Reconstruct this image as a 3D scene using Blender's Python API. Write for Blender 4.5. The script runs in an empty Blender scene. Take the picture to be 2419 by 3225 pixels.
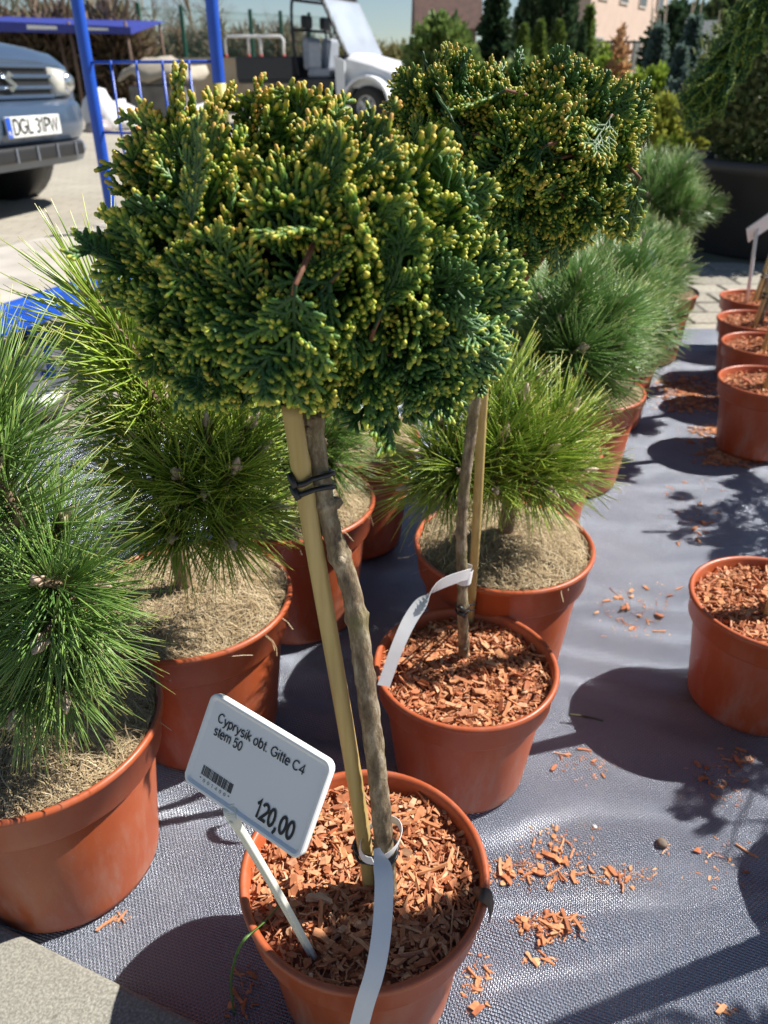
import bpy, math, random
import numpy as np
from mathutils import Vector, Matrix, Quaternion, noise

S = bpy.context.scene
COL = S.collection
R = math.radians
PI = math.pi

# ------------------------------------------------------------------ camera
PW, PH, PF = 2419.0, 3225.0, 2420.0          # photograph size and focal length in its pixels
PITCH, CAMH = R(29.5), 0.75
cam = bpy.data.cameras.new('camera')
cam.sensor_fit = 'HORIZONTAL'; cam.sensor_width = 36.0; cam.lens = 36.0 * PF / PW
cam.clip_start = 0.02; cam.clip_end = 3000
cam.dof.use_dof = True; cam.dof.focus_distance = 0.53; cam.dof.aperture_fstop = 15.0
co = bpy.data.objects.new('camera', cam); COL.objects.link(co)
co.location = (0, 0, CAMH); co.rotation_euler = (PI / 2 - PITCH, 0, 0)
S.camera = co

# ------------------------------------------------------------------ sky and sun
SUN = Vector((0.143, 0.042, 0.166)).normalized()      # towards the sun, from the pot shadows
el = math.asin(SUN.z); az = math.atan2(SUN.x, SUN.y)
wd = bpy.data.worlds.new('World'); S.world = wd; wd.use_nodes = True
wn = wd.node_tree; bg = wn.nodes['Background']
sk = wn.nodes.new('ShaderNodeTexSky'); sk.sky_type = 'NISHITA'; sk.sun_disc = False
sk.sun_elevation = el; sk.sun_rotation = az; sk.air_density = 1.0; sk.dust_density = 0.25; sk.ozone_density = 2.0; sk.altitude = 900
wn.links.new(sk.outputs[0], bg.inputs[0]); bg.inputs[1].default_value = 0.051
sl = bpy.data.lights.new('sun', 'SUN'); sl.energy = 5.0; sl.angle = R(0.53); sl.color = (1.0, 0.96, 0.90)
so = bpy.data.objects.new('sun', sl); COL.objects.link(so); so.location = SUN * 20
so.rotation_euler = SUN.to_track_quat('Z', 'Y').to_euler()
S.view_settings.view_transform = 'Standard'; S.view_settings.look = 'None'
S.view_settings.exposure = 0.82; S.view_settings.gamma = 1.0; S.view_settings.use_curve_mapping = False
S.render.engine = 'CYCLES'

# ------------------------------------------------------------------ pixel -> place helpers
def ray(px, py):
    x = (px - PW / 2) / PF; y = -(py - PH / 2) / PF
    return Vector((x, math.cos(PITCH) + y * math.sin(PITCH), -math.sin(PITCH) + y * math.cos(PITCH)))
def at(px, py, z=0.0):
    d = ray(px, py); return Vector((0, 0, CAMH)) + d * ((z - CAMH) / d.z)
def atY(px, py, Y):
    d = ray(px, py); return Vector((0, 0, CAMH)) + d * (Y / d.y)

# ------------------------------------------------------------------ materials
def nmat(name):
    m = bpy.data.materials.new(name); m.use_nodes = True
    nt = m.node_tree; return m, nt, nt.nodes['Principled BSDF']
def nd(nt, typ, ins=None, **props):
    n = nt.nodes.new('ShaderNode' + typ)
    for k, v in props.items(): setattr(n, k, v)
    for k, v in (ins or {}).items():
        if isinstance(v, bpy.types.NodeSocket): nt.links.new(v, n.inputs[k])
        else: n.inputs[k].default_value = v
    return n
def ramp(nt, fac, stops, interp='LINEAR'):
    n = nt.nodes.new('ShaderNodeValToRGB'); nt.links.new(fac, n.inputs[0])
    cr = n.color_ramp; cr.interpolation = interp
    while len(cr.elements) > 1: cr.elements.remove(cr.elements[-1])
    cr.elements[0].position = stops[0][0]; cr.elements[0].color = (*stops[0][1], 1)
    for p, c in stops[1:]:
        e = cr.elements.new(p); e.color = (*c, 1)
    return n.outputs[0]
def math_n(nt, op, a, b=0.0):
    n = nt.nodes.new('ShaderNodeMath'); n.operation = op
    for i, v in enumerate((a, b)):
        if isinstance(v, bpy.types.NodeSocket): nt.links.new(v, n.inputs[i])
        else: n.inputs[i].default_value = v
    return n.outputs[0]
def mixc(nt, fac, a, b, blend='MIX'):
    n = nt.nodes.new('ShaderNodeMix'); n.data_type = 'RGBA'; n.blend_type = blend
    for k, v in ((0, fac), (6, a), (7, b)):
        if isinstance(v, bpy.types.NodeSocket): nt.links.new(v, n.inputs[k])
        else: n.inputs[k].default_value = v if k == 0 else (*v, 1)
    return n.outputs[2]
def bump(nt, bsdf, h, strength, dist):
    b = nd(nt, 'Bump', {'Height': h, 'Strength': strength, 'Distance': dist})
    nt.links.new(b.outputs[0], bsdf.inputs['Normal']); return b
def objco(nt, scale=(1, 1, 1)):
    tc = nd(nt, 'TexCoord'); mp = nd(nt, 'Mapping', {'Vector': tc.outputs['Object'], 'Scale': scale})
    return mp.outputs[0]
def island_rand(nt):
    g = nd(nt, 'NewGeometry'); o = nd(nt, 'ObjectInfo')
    s = math_n(nt, 'ADD', g.outputs['Random Per Island'], o.outputs['Random'])
    return math_n(nt, 'FRACT', s)
def simple(name, c, rough=0.5, c2=None, scale=20.0, bmp=0.0, bdist=0.002, metal=0.0, detail=4, spec=0.5):
    m, nt, b = nmat(name)
    b.inputs['Roughness'].default_value = rough; b.inputs['Metallic'].default_value = metal
    b.inputs['Specular IOR Level'].default_value = spec
    if c2 is None: c2 = tuple(x * 0.82 for x in c)
    n = nd(nt, 'TexNoise', {'Vector': objco(nt), 'Scale': scale, 'Detail': detail})
    nt.links.new(ramp(nt, n.outputs[0], [(0.3, c2), (0.7, c)]), b.inputs['Base Color'])
    if bmp: bump(nt, b, n.outputs[0], bmp, bdist)
    return m
def rand_mat(name, cols, rough=0.6, spec=0.4, noise_scale=None, bmp=0.0, bdist=0.001):
    m, nt, b = nmat(name); r = island_rand(nt)
    k = len(cols)
    c = ramp(nt, r, [(i / max(1, k - 1), cc) for i, cc in enumerate(cols)])
    if noise_scale:
        n = nd(nt, 'TexNoise', {'Vector': objco(nt), 'Scale': noise_scale, 'Detail': 4})
        c = mixc(nt, 1.0, c, ramp(nt, n.outputs[0], [(0.25, (0.62, 0.6, 0.58)), (0.7, (1.05, 1.05, 1.05))]), 'MULTIPLY')
        if bmp: bump(nt, b, n.outputs[0], bmp, bdist)
    nt.links.new(c, b.inputs['Base Color']); b.inputs['Roughness'].default_value = rough
    b.inputs['Specular IOR Level'].default_value = spec
    return m

M = {}
def translucent(nt, b, k):
    c = b.inputs['Base Color'].links[0].from_socket; t = nd(nt, 'BsdfTranslucent', {'Color': c}); mx = nd(nt, 'MixShader', {0: k, 1: b.outputs[0], 2: t.outputs[0]}); nt.links.new(mx.outputs[0], nt.nodes['Material Output'].inputs[0])
def make_materials():
    # hinoki foliage: scale cords, tips ripen from green to yellow to rust; object colour r = rust, g = blue bloom
    m, nt, b = nmat('cypress_foliage')
    a = nd(nt, 'Attribute', attribute_name='tip'); o = nd(nt, 'ObjectInfo')
    sep = nd(nt, 'SeparateColor', {0: o.outputs['Color']})
    g = ramp(nt, a.outputs['Fac'], [(0.0, (0.014, 0.036, 0.012)), (0.50, (0.030, 0.085, 0.020)), (0.76, (0.065, 0.150, 0.022)), (0.90, (0.19, 0.28, 0.03)), (1.0, (0.50, 0.50, 0.07))])  # dark cord bases in these ramps put crown-interior shade into the colour
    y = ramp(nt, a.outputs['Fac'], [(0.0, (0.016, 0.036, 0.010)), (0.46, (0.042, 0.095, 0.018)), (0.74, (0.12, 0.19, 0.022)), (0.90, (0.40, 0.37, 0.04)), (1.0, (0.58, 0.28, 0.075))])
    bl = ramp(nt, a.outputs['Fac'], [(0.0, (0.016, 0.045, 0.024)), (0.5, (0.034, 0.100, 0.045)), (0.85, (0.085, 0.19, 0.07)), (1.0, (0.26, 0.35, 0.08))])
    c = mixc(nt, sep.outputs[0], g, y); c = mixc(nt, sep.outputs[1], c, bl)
    n = nd(nt, 'TexNoise', {'Vector': objco(nt), 'Scale': 260.0, 'Detail': 2})
    c = mixc(nt, 1.0, c, ramp(nt, n.outputs[0], [(0.25, (0.72, 0.74, 0.7)), (0.75, (1.4, 1.4, 1.3))]), 'MULTIPLY')
    nt.links.new(c, b.inputs['Base Color']); b.inputs['Roughness'].default_value = 0.47
    b.inputs['Specular IOR Level'].default_value = 0.35
    bump(nt, b, n.outputs[0], 0.35, 0.0008); M['cyp'] = m
    # pine needles
    def needle(name, c0, c1, c2, tipc):
        m, nt, b = nmat(name); a = nd(nt, 'Attribute', attribute_name='tip'); r = island_rand(nt)
        base = ramp(nt, r, [(0, c0), (0.5, c1), (1, c2)])
        k = ramp(nt, a.outputs['Fac'], [(0.0, (0, 0, 0)), (0.9, (0.10, 0.10, 0.10)), (1.0, (0.9, 0.9, 0.9))])
        kk = nd(nt, 'RGBToBW', {0: k})
        nt.links.new(mixc(nt, kk.outputs[0], base, tipc), b.inputs['Base Color'])
        b.inputs['Roughness'].default_value = 0.34; b.inputs['Specular IOR Level'].default_value = 0.55
        M[name] = m
    needle('needle_green', (0.08, 0.18, 0.045), (0.13, 0.26, 0.055), (0.20, 0.34, 0.07), (0.48, 0.44, 0.12))
    needle('needle_lime', (0.14, 0.27, 0.035), (0.24, 0.38, 0.045), (0.37, 0.47, 0.055), (0.56, 0.48, 0.10))
    needle('needle_blue', (0.085, 0.20, 0.055), (0.13, 0.275, 0.07), (0.20, 0.35, 0.08), (0.42, 0.43, 0.14))
    # pot plastic
    m, nt, b = nmat('terracotta_plastic')
    n = nd(nt, 'TexNoise', {'Vector': objco(nt), 'Scale': 9.0, 'Detail': 5, 'Roughness': 0.65})
    c = ramp(nt, n.outputs[0], [(0.3, (0.37, 0.078, 0.026)), (0.7, (0.46, 0.105, 0.034))])
    geo = nd(nt, 'TexCoord'); sz = nd(nt, 'SeparateXYZ', {0: geo.outputs['Object']})
    n2 = nd(nt, 'TexNoise', {'Vector': objco(nt, (1, 1, 0.25)), 'Scale': 45.0, 'Detail': 6, 'Roughness': 0.7})
    low = nd(nt, 'MapRange', {0: sz.outputs[2], 1: 0.0, 2: 0.14, 3: 0.95, 4: 0.22})
    d = math_n(nt, 'MULTIPLY', low.outputs[0], ramp(nt, n2.outputs[0], [(0.46, (0, 0, 0)), (0.72, (1, 1, 1))]))
    c = mixc(nt, math_n(nt, 'MULTIPLY', d, 0.75), c, (0.42, 0.30, 0.24))
    n3 = nd(nt, 'TexVoronoi', {'Vector': objco(nt), 'Scale': 140.0}); sp = ramp(nt, n3.outputs['Distance'], [(0.05, (1, 1, 1)), (0.10, (0, 0, 0))])
    c = mixc(nt, math_n(nt, 'MULTIPLY', sp, 0.35), c, (0.5, 0.36, 0.27))
    nt.links.new(c, b.inputs['Base Color'])
    nt.links.new(ramp(nt, n2.outputs[0], [(0.3, (0.30, 0.30, 0.30)), (0.75, (0.52, 0.52, 0.52))]), b.inputs['Roughness'])
    b.inputs['Subsurface Weight'].default_value = 0.0
    bump(nt, b, n2.outputs[0], 0.06, 0.002); M['pot'] = m
    M['blackpot'] = simple('black_plastic', (0.022, 0.022, 0.024), 0.55, (0.035, 0.034, 0.033), 6)
    M['chip'] = rand_mat('wood_chip', [(0.58, 0.21, 0.095), (0.68, 0.30, 0.14), (0.46, 0.14, 0.06), (0.74, 0.40, 0.21), (0.60, 0.23, 0.10), (0.34, 0.11, 0.05), (0.70, 0.33, 0.15), (0.60, 0.26, 0.14), (0.78, 0.50, 0.30)], 0.7, 0.25, 160, 0.35, 0.001)
    M['mulch'] = simple('mulch_bed', (0.46, 0.16, 0.075), 0.9, (0.14, 0.055, 0.03), 160, 0.8, 0.004, detail=6)
    M['coir'] = simple('coir_felt', (0.34, 0.24, 0.13), 0.95, (0.13, 0.085, 0.045), 45, 0.9, 0.006, detail=8, spec=0.1)
    M['fibre'] = rand_mat('coir_fibre', [(0.36, 0.26, 0.14), (0.52, 0.41, 0.25), (0.22, 0.145, 0.075), (0.42, 0.31, 0.17), (0.60, 0.50, 0.33), (0.28, 0.19, 0.10)], 0.75, 0.25)
    # bark
    m, nt, b = nmat('young_bark')
    n = nd(nt, 'TexNoise', {'Vector': objco(nt, (1, 1, 0.35)), 'Scale': 130.0, 'Detail': 7, 'Roughness': 0.7})
    n2 = nd(nt, 'TexNoise', {'Vector': objco(nt), 'Scale': 28.0, 'Detail': 3})
    c = ramp(nt, n.outputs[0], [(0.30, (0.05, 0.032, 0.02)), (0.5, (0.20, 0.145, 0.085)), (0.68, (0.44, 0.37, 0.27))])
    c = mixc(nt, ramp(nt, n2.outputs[0], [(0.5, (0, 0, 0)), (0.7, (0.45, 0.45, 0.45))]), c, (0.20, 0.19, 0.055))
    nt.links.new(c, b.inputs['Base Color']); b.inputs['Roughness'].default_value = 0.62
    bump(nt, b, n.outputs[0], 1.0, 0.003); M['bark'] = m
    M['twig'] = simple('red_brown_twig', (0.26, 0.10, 0.05), 0.75, (0.11, 0.05, 0.03), 120, 0.5, 0.001)
    M['pinebark'] = simple('pine_bark', (0.30, 0.20, 0.12), 0.85, (0.10, 0.065, 0.04), 90, 0.9, 0.003, detail=7)
    M['bud'] = simple('resin_bud', (0.62, 0.52, 0.42), 0.6, (0.36, 0.22, 0.14), 320, 0.5, 0.001)
    # bamboo
    m, nt, b = nmat('bamboo')
    n = nd(nt, 'TexNoise', {'Vector': objco(nt, (1, 1, 0.05)), 'Scale': 180.0, 'Detail': 4})
    n2 = nd(nt, 'TexNoise', {'Vector': objco(nt), 'Scale': 14.0, 'Detail': 4})
    c = ramp(nt, n.outputs[0], [(0.3, (0.42, 0.29, 0.10)), (0.7, (0.55, 0.41, 0.17))])
    c = mixc(nt, ramp(nt, n2.outputs[0], [(0.52, (0, 0, 0)), (0.78, (0.5, 0.5, 0.5))]), c, (0.34, 0.30, 0.07))
    nt.links.new(c, b.inputs['Base Color']); b.inputs['Roughness'].default_value = 0.4
    bump(nt, b, n.outputs[0], 0.15, 0.001); M['bamboo'] = m
    M['tie'] = simple('black_rubber_tie', (0.02, 0.02, 0.022), 0.4)
    M['paper'] = simple('white_tag_film', (0.80, 0.80, 0.80), 0.55, (0.74, 0.74, 0.76), 60, 0.05, 0.001)
    M['sign'] = simple('white_sign_plastic', (0.86, 0.855, 0.84), 0.38, (0.82, 0.815, 0.80), 15)
    M['stake'] = simple('cream_stake_plastic', (0.78, 0.77, 0.68), 0.4, (0.72, 0.71, 0.60), 20)
    M['ink'] = simple('black_ink', (0.012, 0.012, 0.014), 0.6)
    # woven ground fabric
    m, nt, b = nmat('woven_fabric')
    v = objco(nt)
    wob = nd(nt, 'TexNoise', {'Vector': v, 'Scale': 30.0, 'Detail': 2})
    vv = nd(nt, 'VectorMath', {0: v, 1: math_vec(nt, wob.outputs['Color'], 0.0012)}, operation='ADD').outputs[0]
    rot = nd(nt, 'VectorRotate', {'Vector': vv, 'Angle': R(17)}, rotation_type='Z_AXIS').outputs[0]
    s = nd(nt, 'SeparateXYZ', {0: rot})
    per = 2.2e-3
    X = math_n(nt, 'MULTIPLY', s.outputs[0], 2 * PI / per); Y = math_n(nt, 'MULTIPLY', s.outputs[1], 2 * PI / (per * 1.25))
    sx = math_n(nt, 'SINE', X); sy = math_n(nt, 'SINE', Y)
    hx = math_n(nt, 'SINE', math_n(nt, 'MULTIPLY', X, 0.5)); hy = math_n(nt, 'SINE', math_n(nt, 'MULTIPLY', Y, 0.5))
    par = math_n(nt, 'MULTIPLY', hx, hy)
    hgt = math_n(nt, 'ADD', math_n(nt, 'MULTIPLY', sx, 0.35), math_n(nt, 'ADD', math_n(nt, 'MULTIPLY', sy, 0.5), math_n(nt, 'MULTIPLY', par, 0.5)))
    grime = nd(nt, 'TexNoise', {'Vector': v, 'Scale': 6.0, 'Detail': 7, 'Roughness': 0.65})
    fine = nd(nt, 'TexNoise', {'Vector': v, 'Scale': 240.0, 'Detail': 3})
    c = ramp(nt, math_n(nt, 'ADD', math_n(nt, 'MULTIPLY', hgt, 0.3), 0.5), [(0.15, (0.010, 0.014, 0.026)), (0.8, (0.155, 0.180, 0.235))])
    dirt = ramp(nt, grime.outputs[0], [(0.52, (0, 0, 0)), (0.75, (0.3, 0.3, 0.3))])
    c = mixc(nt, dirt, c, (0.15, 0.135, 0.11))
    nt.links.new(c, b.inputs['Base Color'])
    nt.links.new(ramp(nt, fine.outputs[0], [(0.3, (0.30, 0.30, 0.30)), (0.7, (0.52, 0.52, 0.52))]), b.inputs['Roughness'])
    b.inputs['Specular IOR Level'].default_value = 0.35
    bp = bump(nt, b, hgt, 1.0, 0.00085)
    gl = nd(nt, 'BsdfGlossy', {'Color': (0.86, 0.90, 1.0, 1), 'Roughness': 0.27, 'Normal': bp.outputs[0]}); mx = nd(nt, 'MixShader', {0: 0.25, 1: b.outputs[0], 2: gl.outputs[0]})
    nt.links.new(mx.outputs[0], nt.nodes['Material Output'].inputs[0]); M['fabric'] = m
    # concrete slab
    m, nt, b = nmat('concrete')
    n = nd(nt, 'TexNoise', {'Vector': objco(nt), 'Scale': 420.0, 'Detail': 3}); n2 = nd(nt, 'TexNoise', {'Vector': objco(nt), 'Scale': 9.0, 'Detail': 6})
    vo = nd(nt, 'TexVoronoi', {'Vector': objco(nt), 'Scale': 55.0})
    c = ramp(nt, n.outputs[0], [(0.25, (0.15, 0.143, 0.12)), (0.5, (0.25, 0.24, 0.20)), (0.78, (0.40, 0.385, 0.33))])
    c = mixc(nt, ramp(nt, n2.outputs[0], [(0.45, (0, 0, 0)), (0.75, (0.4, 0.4, 0.4))]), c, (0.25, 0.23, 0.19))
    c = mixc(nt, ramp(nt, vo.outputs['Distance'], [(0.08, (0.6, 0.6, 0.6)), (0.16, (0, 0, 0))]), c, (0.13, 0.12, 0.10))
    nt.links.new(c, b.inputs['Base Color']); b.inputs['Roughness'].default_value = 0.85
    bump(nt, b, n.outputs[0], 0.5, 0.0012); M['concrete'] = m
    M['paver'] = rand_mat('concrete_paver', [(0.32, 0.295, 0.24), (0.40, 0.37, 0.305), (0.29, 0.27, 0.225), (0.44, 0.40, 0.32)], 0.88, 0.25, 55, 0.5, 0.002)
    M['joint'] = simple('sandy_joint', (0.27, 0.235, 0.17), 0.95, (0.17, 0.16, 0.10), 60, 0.4, 0.002)
    # wide yard: far pavers, joints too far to tell apart
    m, nt, b = nmat('yard_paving')
    br = nd(nt, 'TexBrick', {'Vector': objco(nt), 'Scale': 5.0, 'Color1': (0.36, 0.335, 0.28, 1), 'Color2': (0.41, 0.38, 0.315, 1), 'Mortar': (0.24, 0.22, 0.18, 1), 'Mortar Size': 0.02, 'Brick Width': 1.0, 'Row Height': 0.5})
    n = nd(nt, 'TexNoise', {'Vector': objco(nt), 'Scale': 0.9, 'Detail': 8, 'Roughness': 0.7})
    c = mixc(nt, 1.0, br.outputs[0], ramp(nt, n.outputs[0], [(0.25, (0.72, 0.70, 0.68)), (0.75, (1.12, 1.1, 1.06))]), 'MULTIPLY')
    nt.links.new(c, b.inputs['Base Color']); b.inputs['Roughness'].default_value = 0.85; M['yard'] = m
    M['soil'] = simple('dry_soil', (0.20, 0.16, 0.10), 0.95, (0.09, 0.09, 0.045), 3, 0.6, 0.02, detail=8)
def math_vec(nt, sock, k):
    return nd(nt, 'VectorMath', {0: sock, 1: (k, k, k)}, operation='MULTIPLY').outputs[0]
make_materials()

# ------------------------------------------------------------------ mesh builder
class MB:
    def __init__(self): self.v = []; self.f = []; self.a = []
    def add(self, vs, fs, attr=None):
        o = len(self.v); self.v.extend(tuple(p) for p in vs)
        self.f.extend(tuple(i + o for i in f) for f in fs)
        self.a.extend(attr if attr is not None else [0.0] * len(vs)); return o
    def tube(self, path, rad, n=6, attr=None, cap=True, closed=False, squash=1.0):
        P = [Vector(p) for p in path]; k = len(P)
        if not hasattr(rad, '__len__'): rad = [rad] * k
        if attr is None: attr = [0.0] * k
        T = []
        for i in range(k):
            if closed: d = P[(i + 1) % k] - P[i - 1]
            else: d = P[min(i + 1, k - 1)] - P[max(i - 1, 0)]
            T.append(d.normalized() if d.length > 1e-9 else Vector((0, 0, 1)))
        u = T[0].orthogonal().normalized(); vs = []; at_ = []
        for i in range(k):
            u = (u - T[i] * u.dot(T[i])); u = u.normalized() if u.length > 1e-9 else T[i].orthogonal().normalized()
            w = T[i].cross(u)
            for j in range(n):
                t = 2 * PI * j / n
                vs.append(P[i] + (u * math.cos(t) + w * math.sin(t) * squash) * rad[i]); at_.append(attr[i])
        fs = []
        for i in range(k if closed else k - 1):
            i2 = (i + 1) % k
            for j in range(n):
                j2 = (j + 1) % n
                fs.append((i * n + j, i * n + j2, i2 * n + j2, i2 * n + j))
        if cap and not closed:
            fs.append(tuple(range(n))[::-1]); fs.append(tuple((k - 1) * n + j for j in range(n)))
        self.add(vs, fs, at_)
    def box(self, c, s, rot=None):
        c = Vector(c); hx, hy, hz = s[0] / 2, s[1] / 2, s[2] / 2
        vs = [Vector((x, y, z)) for x in (-hx, hx) for y in (-hy, hy) for z in (-hz, hz)]
        if rot is not None: vs = [rot @ p for p in vs]
        self.add([p + c for p in vs], [(0, 1, 3, 2), (4, 6, 7, 5), (0, 4, 5, 1), (2, 3, 7, 6), (0, 2, 6, 4), (1, 5, 7, 3)])
    def lathe(self, prof, n=32, center=(0, 0, 0), cap_first=False, cap_last=False):
        vs = []; fs = []; k = len(prof); c = Vector(center)
        for r, z in prof:
            for j in range(n):
                t = 2 * PI * j / n; vs.append(c + Vector((r * math.cos(t), r * math.sin(t), z)))
        for i in range(k - 1):
            for j in range(n):
                j2 = (j + 1) % n; fs.append((i * n + j, i * n + j2, (i + 1) * n + j2, (i + 1) * n + j))
        if cap_first: fs.append(tuple(range(n))[::-1])
        if cap_last: fs.append(tuple((k - 1) * n + j for j in range(n)))
        self.add(vs, fs)
    def loft(self, secs, cap=True, closed=True):
        n = len(secs[0]); vs = [p for s in secs for p in s]; fs = []
        for i in range(len(secs) - 1):
            for j in range(n if closed else n - 1):
                j2 = (j + 1) % n; fs.append((i * n + j, i * n + j2, (i + 1) * n + j2, (i + 1) * n + j))
        if cap:
            fs.append(tuple(range(n))[::-1]); fs.append(tuple((len(secs) - 1) * n + j for j in range(n)))
        self.add(vs, fs)
    def prism(self, poly, z0, z1):
        n = len(poly)
        vs = [(x, y, z0) for x, y in poly] + [(x, y, z1) for x, y in poly]
        fs = [tuple(range(n))[::-1], tuple(range(n, 2 * n))] + [(i, (i + 1) % n, n + (i + 1) % n, n + i) for i in range(n)]
        self.add(vs, fs)
    def xform(self, mtx):
        self.v = [tuple(mtx @ Vector(p)) for p in self.v]; return self
    def mesh(self, name, mat, smooth=True):
        me = bpy.data.meshes.new(name); me.from_pydata(self.v, [], self.f)
        if any(self.a):
            at_ = me.attributes.new('tip', 'FLOAT', 'POINT'); at_.data.foreach_set('value', np.array(self.a, dtype=np.float32))
        me.materials.append(mat)
        if smooth: me.polygons.foreach_set('use_smooth', np.ones(len(self.f), dtype=bool))
        me.update(); return me
    def build(self, name, mat, parent=None, smooth=True, loc=None):
        return link(name, self.mesh(name, mat, smooth), parent, loc)
def link(name, me, parent=None, loc=None):
    o = bpy.data.objects.new(name, me); COL.objects.link(o)
    if parent is not None: o.parent = parent
    if loc is not None: o.location = loc
    return o
def sharp(o, ang=35):
    me = o.data; me.polygons.foreach_set('use_smooth', np.ones(len(me.polygons), dtype=bool))
    me.set_sharp_from_angle(angle=R(ang)); return o
def bevel(o, w=0.003, seg=2):
    b = o.modifiers.new('bevel', 'BEVEL'); b.width = w; b.segments = seg; b.limit_method = 'ANGLE'; b.angle_limit = R(40); return o
def thing(name, label, cat, loc=(0, 0, 0), rz=0.0, group=None):
    o = bpy.data.objects.new(name, None); COL.objects.link(o); o.empty_display_size = 0.05
    o.location = loc; o.rotation_euler = (0, 0, rz); o['label'] = label; o['category'] = cat
    if group: o['group'] = group
    return o
def tag(o, label, cat, group=None):
    o['label'] = label; o['category'] = cat
    if group: o['group'] = group
    return o
# plain sans letters drawn as strokes: lines and arcs on a grid, cap height 1, x-height 0.72
def _arc(cx, cy, rx, ry, a0, a1, n=14): return [(cx + rx * math.cos(R(a0 + (a1 - a0) * i / n)), cy + ry * math.sin(R(a0 + (a1 - a0) * i / n))) for i in range(n + 1)]
GL = {
 'C': (.74, [_arc(.38, .5, .32, .45, 42, 318, 20)]), 'G': (.80, [_arc(.40, .5, .34, .45, 42, 322, 20) + [(.70, .47), (.44, .47)]]),
 'y': (.54, [[(.04, .68), (.27, .02)], [(.50, .68), (.27, .02), (.20, -.17), (.12, -.24), (.04, -.23)]]), 'p': (.58, [[(.09, .68), (.09, -.26)], _arc(.28, .34, .20, .33, 150, -150)]),
 'r': (.38, [[(.09, .70), (.09, .0)], _arc(.30, .42, .21, .25, 180, 80, 8)]), 's': (.52, [_arc(.26, .51, .17, .16, 30, 270, 10) + _arc(.26, .19, .18, .17, 90, -150, 10)]),
 'i': (.22, [[(.10, .68), (.10, 0)], [(.10, .86), (.10, .96)]]), 'k': (.52, [[(.09, .98), (.09, 0)], [(.44, .68), (.11, .30)], [(.21, .40), (.47, 0)]]),
 'o': (.58, [_arc(.28, .34, .21, .33, 0, 360, 20)]), 'b': (.58, [[(.09, .98), (.09, 0)], _arc(.28, .34, .20, .33, 150, -150)]),
 't': (.30, [[(.14, .90), (.14, .12), (.18, .03), (.27, .03)], [(.02, .66), (.27, .66)]]), '.': (.26, [[(.12, .0), (.12, .10)]]), ',': (.30, [[(.15, .13), (.15, -.04), (.06, -.24)]]),
 'e': (.56, [[(.07, .36), (.48, .36)] + _arc(.27, .34, .21, .33, 5, 318, 18)]), 'm': (.84, [[(.09, .70), (.09, 0)], _arc(.25, .46, .16, .22, 180, 0, 10) + [(.41, 0)], _arc(.57, .46, .16, .22, 180, 0, 10) + [(.73, 0)]]),
 '4': (.58, [[(.42, 0), (.42, .95), (.06, .28), (.55, .28)]]), '5': (.56, [[(.47, .94), (.15, .94), (.10, .50)] + _arc(.27, .32, .21, .29, 125, -150, 14)]),
 '0': (.56, [_arc(.28, .48, .20, .45, 0, 360, 22)]), '1': (.42, [[(.06, .72), (.18, .82), (.25, .95), (.25, 0)]]), '2': (.56, [_arc(.28, .69, .20, .25, 165, -25, 12) + [(.08, .05), (.50, .05)]]),
 '3': (.56, [_arc(.26, .71, .19, .23, 150, -90, 10), _arc(.26, .27, .21, .24, 90, -150, 10)]), 'D': (.72, [[(.10, 0), (.10, .95), (.30, .95)] + _arc(.30, .475, .32, .475, 90, -90, 12) + [(.10, 0)]]),
 'L': (.56, [[(.10, .95), (.10, .04), (.52, .04)]]), 'P': (.64, [[(.10, 0), (.10, .94), (.34, .94)] + _arc(.34, .70, .22, .24, 90, -90, 10) + [(.10, .46)]]), 'W': (.92, [[(.03, .95), (.24, .02), (.46, .90), (.68, .02), (.89, .95)]]),
 '*': (.44, [[(.20, .55), (.20, .95)], [(.03, .66), (.37, .85)], [(.03, .85), (.37, .66)]]), ' ': (.28, [])}
def text_mesh(s, size, bold=0.12, mat=None, ext=0.0002, spacing=0.0):
    m = MB(); x0 = 0.0; hw = bold / 2; q = 0
    for ch in s:
        w, strokes = GL[ch]
        for st in strokes:
            P = [Vector((x0 + x, y, 0)) for x, y in st]; n = len(P); loop = (P[0] - P[-1]).length < 1e-4; secs = []
            for i in range(n):
                a = P[i - 1] if i else (P[-2] if loop else P[0] * 2 - P[1]); b = P[i + 1] if i < n - 1 else (P[1] if loop else P[-1] * 2 - P[-2])
                t1 = (P[i] - a).normalized(); t2 = (b - P[i]).normalized(); nn = Vector((-t1.y - t2.y, t1.x + t2.x, 0))
                nn = nn.normalized() if nn.length > 1e-6 else Vector((-t1.y, t1.x, 0)); k = hw / max(.45, nn.dot(Vector((-t1.y, t1.x, 0)))); secs.append((P[i] - nn * k, P[i] + nn * k))
            z = ext / size * (1 + .15 * (q % 4)); q += 1; vs = [v + Vector((0, 0, z)) for pr in secs for v in pr]
            m.add([v * size for v in vs], [(2 * i, 2 * i + 2, 2 * i + 3, 2 * i + 1) for i in range(n - 1)])
        x0 += w + spacing
    return m.mesh('lettering', mat, False)
def fit_text(me, w):
    xs = [v.co.x for v in me.vertices]; k = w / (max(xs) - min(xs)); x0 = min(xs)
    for v in me.vertices: v.co.x = (v.co.x - x0) * k
    return me
# ================================================================== the setting
def structure(o): o['kind'] = 'structure'; return o
mb = MB()
mb.add([(-600, -300, -0.03), (600, -300, -0.03), (600, 900, -0.03), (-600, 900, -0.03)], [(0, 1, 2, 3)])
structure(mb.build('ground', M['yard']))
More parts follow.
